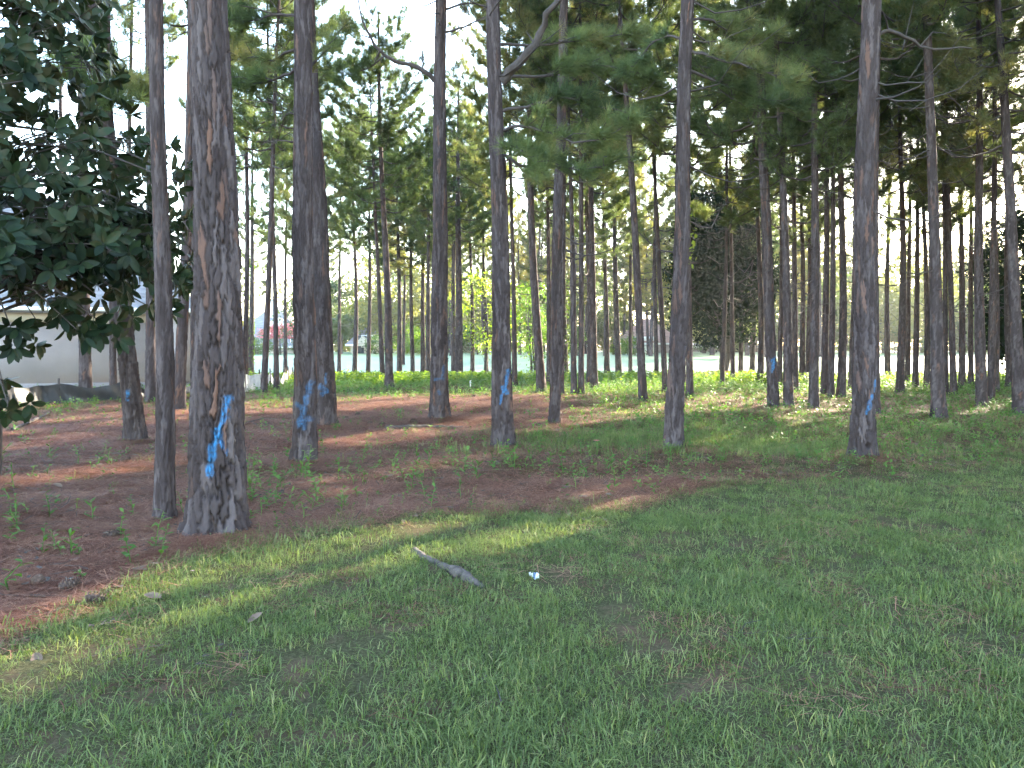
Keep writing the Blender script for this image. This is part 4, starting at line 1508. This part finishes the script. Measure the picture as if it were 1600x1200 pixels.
# twigs and bark flakes among the straw
TWG = [straw_mat(620 + k, 3, .22, .007, .12, 'wood') for k in range(3)] + [straw_mat(630 + k, 7, .035, .018, .10, 'wood') for k in range(2)] + [straw_mat(640, 2, .10, .045, .12, 'deadleaf')]
x, y = candidates(5200, 3.2, 24, rg, 2, .8)
keep = rg.uniform(0, 1, len(x)) < sstep(.3, -.3, lawn_d(x, y)) * (1 - .6 * green(x, y)) + .04
strew('twig_litter', 'dark twigs and bark flakes scattered over the pine straw', x[keep], y[keep], rg, TWG, .6, 1.3, .12, .012)


# ------------------------------------------------------------------ low limbs on the front pines
def low_limb(key, path, Yd0, Yd1, rad, leafy, seed, nn=70, label=None, dens=1.3, sub_len=(.15, .5), frm=.25):
    e, axis, b = HEROES[key]
    r = np.random.default_rng(seed)
    Pp = np.array([at(px, py, Yd0 + (Yd1 - Yd0) * k / (len(path) - 1)) - b for k, (px, py) in enumerate(path)])
    t = np.linspace(0, len(Pp) - 1, 3 * len(Pp))
    P = np.stack([np.interp(t, np.arange(len(Pp)), Pp[:, a]) for a in range(3)], -1)
    P[1:-1] = .25 * P[:-2] + .5 * P[1:-1] + .25 * P[2:]
    P[1:] += r.normal(0, rad * .35, P[1:].shape)
    wood, tp, td = [], [], []
    if leafy:
        grow_limb(P, rad, r, wood, tp, td, sub_len, dens, frm)
    else:
        wood += tube(P, np.linspace(rad, rad * .3, len(P)), 6, False)
        for q in range(int(2 + 3 * r.random())):
            p = P[r.integers(2, len(P) - 1)]
            wood += tube(np.array([p, p + r.normal(0, .15, 3), p + r.normal(0, .3, 3)]), [rad * .4, rad * .3, .004], 4, False)
    o = link('limb', mesh('limb', wood, M['twig'], True), e)
    if leafy:
        V, Q = tufts(np.array(tp), np.array(td), nn, .27, .0085, r, 1.15, .25)
        tag(link('needles', mesh('needles', [(V, Q)], M['needle'])), kind='stuff').parent = o


YF, YG, YC, YE, YL = (HEROES[k][2][1] for k in ('F', 'G', 'C', 'E', 'LB'))
low_limb('F', [(783, 128), (812, 100), (845, 55), (872, 0), (890, -60)], YF, YF - .6, .085, False, 1)
low_limb('F', [(782, 205), (815, 195), (850, 205), (900, 225), (950, 215), (985, 190)], YF, YF - 1.2, .03, True, 2)
low_limb('F', [(783, 240), (820, 262), (860, 258), (905, 268), (960, 255)], YF, YF - .9, .028, True, 3)
low_limb('F', [(780, 175), (830, 165), (880, 150), (930, 165), (1000, 180)], YF, YF + .8, .03, True, 4)
low_limb('F', [(782, 220), (800, 225), (825, 240), (845, 270)], YF, YF - 1.0, .022, True, 5)
low_limb('F', [(776, 120), (850, 120), (920, 100), (990, 110), (1030, 130)], YF + .2, YF + 1.8, .03, True, 15)
low_limb('F', [(774, 70), (850, 70), (930, 60), (1010, 50)], YF + .2, YF + 2.0, .03, True, 16)
low_limb('G', [(1072, 75), (1120, 92), (1175, 105), (1240, 130)], YG, YG - .6, .028, True, 6)
low_limb('G', [(1072, 108), (1125, 128), (1170, 150), (1235, 160)], YG, YG + .4, .026, True, 7)
low_limb('G', [(1068, 60), (1040, 55), (1015, 70), (990, 105)], YG, YG + .6, .024, True, 8)
low_limb('G', [(1072, 30), (1110, 30), (1150, 55), (1200, 60)], YG, YG + .8, .026, True, 17)
low_limb('LB', [(160, 60), (130, 80), (105, 110), (85, 120)], YL, YL - 1.5, .024, True, 9)
low_limb('LB', [(164, 80), (185, 115), (210, 135), (228, 150)], YL, YL - 1.5, .022, True, 10)
low_limb('LB', [(162, 100), (150, 130), (165, 150), (190, 165)], YL, YL - 2.0, .02, True, 11)
low_limb('C', [(468, 105), (440, 120), (405, 132), (365, 125)], YC, YC + .8, .026, True, 12)
low_limb('C', [(468, 28), (430, 20), (395, 35), (350, 30)], YC, YC + .5, .026, True, 13)
low_limb('C', [(470, 70), (430, 95), (395, 90), (345, 95)], YC, YC + 1.0, .024, True, 14)
low_limb('C', [(478, 110), (500, 90), (515, 62), (545, 40)], YC, YC + .6, .024, True, 18)
low_limb('C', [(470, 222), (440, 220), (412, 222)], YC, YC - .2, .016, False, 19)
low_limb('C', [(468, 180), (450, 176), (436, 190)], YC, YC - .1, .014, False, 20)
low_limb('E', [(684, 128), (660, 108), (620, 98), (590, 80), (568, 40), (560, 0)], YE, YE - .5, .055, False, 21)
low_limb('E', [(600, 88), (570, 110), (530, 120)], YE - .3, YE - .3, .022, True, 22)
low_limb('E', [(690, 52), (725, 42), (760, 25)], YE, YE - .3, .03, False, 23)
low_limb('E', [(690, 15), (730, 5), (770, 12)], YE, YE + .3, .03, False, 24)
low_limb('H', [(1362, 60), (1390, 48), (1420, 60), (1450, 78), (1520, 75)], HEROES['H'][2][1], HEROES['H'][2][1] + .4, .035, False, 25)

# ------------------------------------------------------------------ small plants standing singly in the straw
WEEDS = [weed_mesh(700 + k, n_, h, w_, l_) for k, (n_, h, w_, l_) in enumerate([(9, .16, .04, .085), (12, .24, .045, .09), (7, .11, .05, .10), (14, .30, .035, .11), (10, .20, .03, .12)])]
rw = np.random.default_rng(808)
SPOTS = [(205, 880, 1, 1.0, 'leafy green weed sprouting in the straw in front of the slim left pine'),
         (188, 842, 1, .9, 'upright leafy weed left of the slim left pine foot'),
         (15, 925, 2, 1.6, 'bushy bright weed at the left edge on the straw'),
         (85, 858, 0, .9, 'low dark weed on the straw at far left'), (118, 800, 0, .8, 'small weed in the straw left of the slim pine, farther back'),
         (130, 905, 2, .6, 'small three leaved seedling near the lawn edge at left'), (125, 870, 0, .8, 'dull green weed between left edge and slim pine'),
         (430, 790, 1, 1.1, 'pale green weed just right of the thickest pine'), (408, 808, 0, 1.1, 'low weed at the right foot of the thickest pine'),
         (510, 778, 0, 1.0, 'weed in the straw right of the smeared pine, toward the lawn'), (725, 742, 1, 1.3, 'largest weed tuft in the straw left of the central pine'),
         (745, 750, 4, 1.2, 'weed tuft beside the largest one, nearer the central pine'), (650, 715, 3, .8, 'thin yellowish seedling in straw below the dead branch'),
         (632, 715, 0, .7, 'tiny weed left of the thin yellowish seedling'), (590, 695, 0, .7, 'small weed in straw left below the dead branch'),
         (700, 700, 0, .8, 'low weed between dead branch and central pine'), (800, 725, 4, 1.2, 'grassy weed right below the central pine foot'),
         (835, 735, 1, 1.0, 'leafy weed right of the central pine foot'), (880, 740, 1, 1.1, 'weed clump in the straw before the tall grass'),
         (725, 705, 2, .8, 'bright round leaved weed left of the central pine foot'), (560, 740, 0, .8, 'weed in the sun streak right of the smeared pine'),
         (810, 700, 1, .7, 'weed leaning on the central pine foot'), (600, 760, 0, .8, 'solitary weed midway in the open straw'), (665, 780, 1, 1.0, 'weed near the lawn edge below the open straw'),
         (900, 765, 0, 1.1, 'weed on the straw tongue at the lawn edge'), (960, 765, 1, 1.0, 'weed at the lawn edge below the grey leaning pine'), (1010, 730, 1, 1.2, 'leafy weed left of the grey leaning pine foot'),
         (330, 818, 2, .7, 'small seedling against the front of the thickest pine'), (1130, 720, 4, 1.4, 'dark spiky weed in the grass right of the grey leaning pine'), (925, 660, 3, 1.2, 'sunlit flowering weed left of the grassy patch')]
for px, py, k, s, lab in SPOTS:
    e = empty('weed_plant', gp(px, py), (rw.normal(0, .1), rw.normal(0, .1), rw.uniform(0, 6)))
    e.scale = (s, s, s)
    tag(e, lab, 'weed', 'weeds sprouting through the pine straw')
    tag(link('leaves', WEEDS[k][0], e), kind='stuff')
    link('stem', WEEDS[k][1], e)
nw = 0
while nw < 180:
    px, py = rw.uniform(0, 1100), rw.uniform(672, 880)
    p = gp(px, py)
    if lawn_d(p[0], p[1]) > -.15 or rw.random() > .35 + .5 * snoise(p[0], p[1], 1.2, 5):
        continue
    e = empty('weed_plant', p, (rw.normal(0, .1), rw.normal(0, .1), rw.uniform(0, 6)))
    s = rw.uniform(.5, 1.15)
    e.scale = (s, s, s)
    tag(e, 'small green weed dotted about the open pine straw', 'weed', 'scattered small weeds')
    k = rw.integers(0, 5)
    tag(link('leaves', WEEDS[k][0], e), kind='stuff')
    link('stem', WEEDS[k][1], e)
    nw += 1


# pink wildflowers
def flower(px, py, lab, s=1.0):
    e = empty('wildflower', gp(px, py))
    tag(e, lab, 'flower', 'pink wildflowers')
    e.scale = (s, s, s)
    link('stem', mesh('stem', tube(np.array([[0, 0, -.02], [.01, 0, .1], [0, .01, .2]]), .004, 5, False), M['weed']), e)
    for k in range(5):
        a = k * 1.2566
        d = np.array([math.cos(a), math.sin(a), 0])
        sd_ = np.array([-d[1], d[0], 0])
        c = np.array([0, .01, .2])
        V = np.array([c, c + d * .03 + sd_ * .02 + [0, 0, .012], c + d * .05 + [0, 0, .008], c + d * .03 - sd_ * .02 + [0, 0, .012]])
        link('petal', mesh('petal', [(V, np.array([(0, 1, 2, 3)]))], M['pink']), e)


flower(932, 712, 'pink wildflower in the straw left of the grey leaning pine', 1.1)
flower(1142, 665, 'pink wildflower in the shade right of the grey leaning pine', 1.1)


# pine cones
def cone_mesh(seed):
    r = np.random.default_rng(seed)
    blocks = []
    z = np.linspace(0, 1, 9)
    rad = .032 * np.sin(np.clip(z * .9 + .12, 0, 1) * math.pi) ** .8
    ax = np.stack([(z - .5) * .11, 0 * z, 0 * z + .033], -1)
    blocks += tube(ax, rad * .7 + .003, 8)
    for k in range(46):
        t = (k + .5) / 46
        a = k * 2.4
        rr_ = .034 * math.sin(min(1, t * .9 + .12) * math.pi) ** .8 + .004
        c = np.array([(t - .5) * .11, math.cos(a) * rr_ * .7, .033 + math.sin(a) * rr_ * .7])
        o = np.array([.35, math.cos(a), math.sin(a)])
        sd_ = np.cross(o, [1, 0, 0]) * .011
        V = np.array([c - sd_, c + sd_, c + o * .014 + sd_ * .5, c + o * .014 - sd_ * .5, c + o * .008 + np.array([-.006, 0, 0])])
        blocks.append((V, np.array([(0, 1, 2, 3)])))
        blocks.append((V, np.array([(0, 4, 1), (1, 4, 2), (3, 2, 4), (0, 3, 4)])))
    return mesh('pine_cone', blocks, M['cone'])


CONES = [cone_mesh(k) for k in range(2)]
for k, (px, py, s, lab) in enumerate([(62, 915, 1.1, 'dark pine cone near the left edge above the tan fallen leaf'), (112, 922, 1.2, 'pine cone lying left in the straw, beside a seedling'), (150, 945, 1.2, 'pine cone nearest the lawn edge at left'),
                                      (178, 843, 1.3, 'pine cone left of the slim left pine foot'), (195, 722, 1.2, 'pine cone in the straw before the swollen footed pine'), (577, 664, 1.3, 'pine cone left of the dead branch end'),
                                      (596, 666, 1.3, 'pine cone touching the left end of the dead branch'), (540, 655, 1.2, 'pine cone right of the twin trunk foot'), (648, 663, 1.7, 'big dark cone lump lying behind the dead branch'),
                                      (740, 621, 1.4, 'pine cone on the straw right of the branch pine'), (760, 619, 1.4, 'pine cone in front left of the central pine, far back'), (560, 650, 1.2, 'pine cone in thin grass behind the dead branch'),
                                      (842, 668, 1.2, 'pine cone in the straw left of the wet footed pine')]):
    p = gp(px, py)
    o = link('pine_cone', CONES[k % 2], None, p, (rw.normal(0, .3), rw.normal(0, .2), rw.uniform(0, 6)), s)
    tag(o, lab, 'pine cone', 'fallen pine cones')

# dead magnolia leaves on the ground
DLEAF = leaf_mesh('fallen_leaf', .17, .085, M['deadleaf'], .35, -.12)
for k, (px, py, lab) in enumerate([(45, 937, 'large tan fallen leaf in the straw near the left edge'), (52, 880, 'tan fallen leaf in the straw above the large one'), (175, 924, 'brown fallen leaf near the lawn edge at left'), (252, 940, 'fallen leaf on the edge of the lawn streak'),
                                   (388, 980, 'pale twisted dead leaf on the lawn'), (22, 768, 'pale fallen leaf at the far left in the straw'), (204, 770, 'small pale fallen leaf left of the slim pine'), (97, 766, 'white flecked fallen leaf left of the slim pine'), (30, 865, 'brown curled leaf at the left edge of the straw'),
                                   (55, 1027, 'tan leaf lying in the lawn at lower left')]):
    p = gp(px, py) + [0, 0, .025]
    o = link('fallen_leaf', DLEAF, None, p, (rw.normal(0, .25), rw.normal(0, .25), rw.uniform(0, 6)), rw.uniform(.6, .85))
    tag(o, lab, 'leaf', 'fallen leaves')


# fallen wood
def stick(name, path, rads, mat, lab, lift=.0, cat='branch', jag=.4, side=0):
    r = np.random.default_rng(len(path) * 7 + int(path[0][0]))
    Pp = np.array([gp(*q) for q in path])
    b = Pp[0].copy()
    t = np.linspace(0, len(Pp) - 1, 5 * len(Pp))
    P = np.stack([np.interp(t, np.arange(len(Pp)), Pp[:, a]) for a in range(3)], -1) - b
    R_ = np.interp(t, np.arange(len(Pp)), rads)
    P += r.normal(0, 1, P.shape) * R_[:, None] * jag * [1, 1, .3]
    P[:, 2] += lift + R_ * .5
    w_ = tube(P, R_ * r.uniform(.85, 1.15, len(R_)), 9)
    for q in range(side):
        p = P[r.integers(2, len(P) - 2)]
        w_ += tube(np.array([p, p + np.array([r.normal(0, .15), r.normal(0, .12), .06]), p + np.array([r.normal(0, .3), r.normal(0, .2), .05])]), [.012, .008, .004], 5)
    o = link(name, mesh(name, w_, M[mat], True), None, b)
    tag(o, lab, cat)
    return o


stick('dead_branch', [(604, 671), (640, 672), (672, 669), (705, 672), (736, 668)], [.05, .07, .045, .055, .02], 'wood', 'dark dead branch lying across the straw before the branch pine', side=5)
stick('surface_root', [(648, 862), (665, 876), (690, 886), (715, 900), (738, 912), (756, 920)], [.025, .03, .024, .042, .036, .012], 'root', 'grey weathered root exposed in the foreground lawn', lift=.0, jag=.18, cat='root')
stick('fallen_stick', [(20, 676), (48, 664), (76, 650)], [.028, .032, .026], 'wood', 'straight dark stick lying at far left before the fence', lift=.05, jag=.05)
stick('fallen_stick', [(286, 838), (275, 822), (283, 808), (278, 845)], [.006, .007, .006, .004], 'root', 'thin pale curly twig at the foot of the slim left pine', lift=.02)
stick('fallen_stick', [(10, 900), (40, 893), (65, 885), (72, 870)], [.006, .008, .007, .004], 'root', 'thin bent pale twig on the straw at left')
stick('fallen_stick', [(376, 665), (392, 660), (405, 668), (420, 666)], [.014, .016, .012, .006], 'wood', 'crooked dark twig just right of the thickest pine', lift=.02, side=2)
stick('fallen_stick', [(178, 908), (205, 898)], [.006, .005], 'root', 'short pale twig at the lawn edge by the leafy weed')
stick('fallen_stick', [(1060, 712), (1110, 716)], [.02, .012], 'wood', 'dark stick in the grass right below the grey leaning pine')

# crumpled white wrapper on the lawn
r = np.random.default_rng(5)
n1, n2 = 9, 6
u, v = np.meshgrid(np.linspace(-1, 1, n1), np.linspace(-1, 1, n2))
V = np.stack([u * .055 + r.normal(0, .006, u.shape), v * .028 + r.normal(0, .006, u.shape), .05 + .022 * np.sin(3 * u + 2 * v) + r.normal(0, .007, u.shape) - .012 * v ** 2], -1).reshape(-1, 3)
ii = np.arange(n2 - 1)[:, None] * n1 + np.arange(n1 - 1)[None]
Q = np.stack([ii, ii + 1, ii + n1 + 1, ii + n1], -1).reshape(-1, 4)
V2 = V + [0, 0, .012] + r.normal(0, .003, V.shape)
me = mesh('wrapper', [(V, Q[:, ::-1]), (V2, Q)], [M['whitepaint'], M['blueprint']], True, mat_idx=np.array(([0] * len(Q) + [1 if (k % 8) in (3, 4) else 0 for k in range(len(Q))])))
o = link('wrapper', me, None, gp(834, 906), (0.1, .2, -.3), .62)
tag(o, 'crumpled white and blue wrapper lying on the lawn', 'litter')

# survey stakes
for px, py, h, lab in [(554.5 + 3, 590, .62, 'pale wooden stake beside the mossy footed pine'), (735, 606, .28, 'short pale stake right of the branch pine at the bank')]:
    p = gp(px - (22 if h > .5 else 0) + (7 if h > .5 else 0), py)
    e = empty('survey_stake', p, (.03, .02, .2))
    tag(e, lab, 'stake', 'survey stakes')
    V, Q = box(-.03, .03, -.015, .015, -.1, h)
    V[:, 0] *= np.where(V[:, 2] > 0, 1, .4)
    link('stake_board', mesh('stake_board', [(V, Q)], M['stake']), e)
    link('flagging', mesh('flagging', [box(-.034, .034, -.019, .019, h - .09, h - .04)], M['whitepaint']), e)


# vines climbing three trunks
def vine(bx, z0, z1, n, size, seed, mat='leaf'):
    r = np.random.default_rng(seed)
    e = min(STAND_OBJ, key=lambda q: abs(q[0] - bx))[1]
    z = r.uniform(z0, z1, n)
    a = r.uniform(0, 6.28, n)
    rr_ = .17 + .05 * r.random(n)
    P = np.stack([rr_ * np.cos(a), rr_ * np.sin(a), z], -1)
    tag(link('vine', mesh('vine', [leaf_quads(P, size, r, asp=.8)], M[mat]), e), kind='stuff')


vine(392, .1, 7, 700, .14, 1)
vine(884, .1, 6, 500, .14, 2, 'leaf_far')
vine(1078, 4.0, 6.2, 60, .16, 3)


# ------------------------------------------------------------------ hazy morning air
hz, hn, ho = material('morning_haze')
pv = N(hn, 'ShaderNodeVolumePrincipled')
pv.inputs['Color'].default_value = (.95, .96, 1, 1)
pv.inputs['Density'].default_value = .0003
pv.inputs['Anisotropy'].default_value = .2
hn.links.new(pv.outputs[0], ho.inputs['Volume'])
gmin, gmax = V_GROUND.min(0), V_GROUND.max(0)
tag(link('haze', mesh('haze', [box(gmin[0] - 5, gmax[0] + 5, gmin[1] - 5, gmax[1] + 5, gmin[2] - 1.0, 27.0)], hz)), 'thin hazy morning air between the trees', kind='stuff')
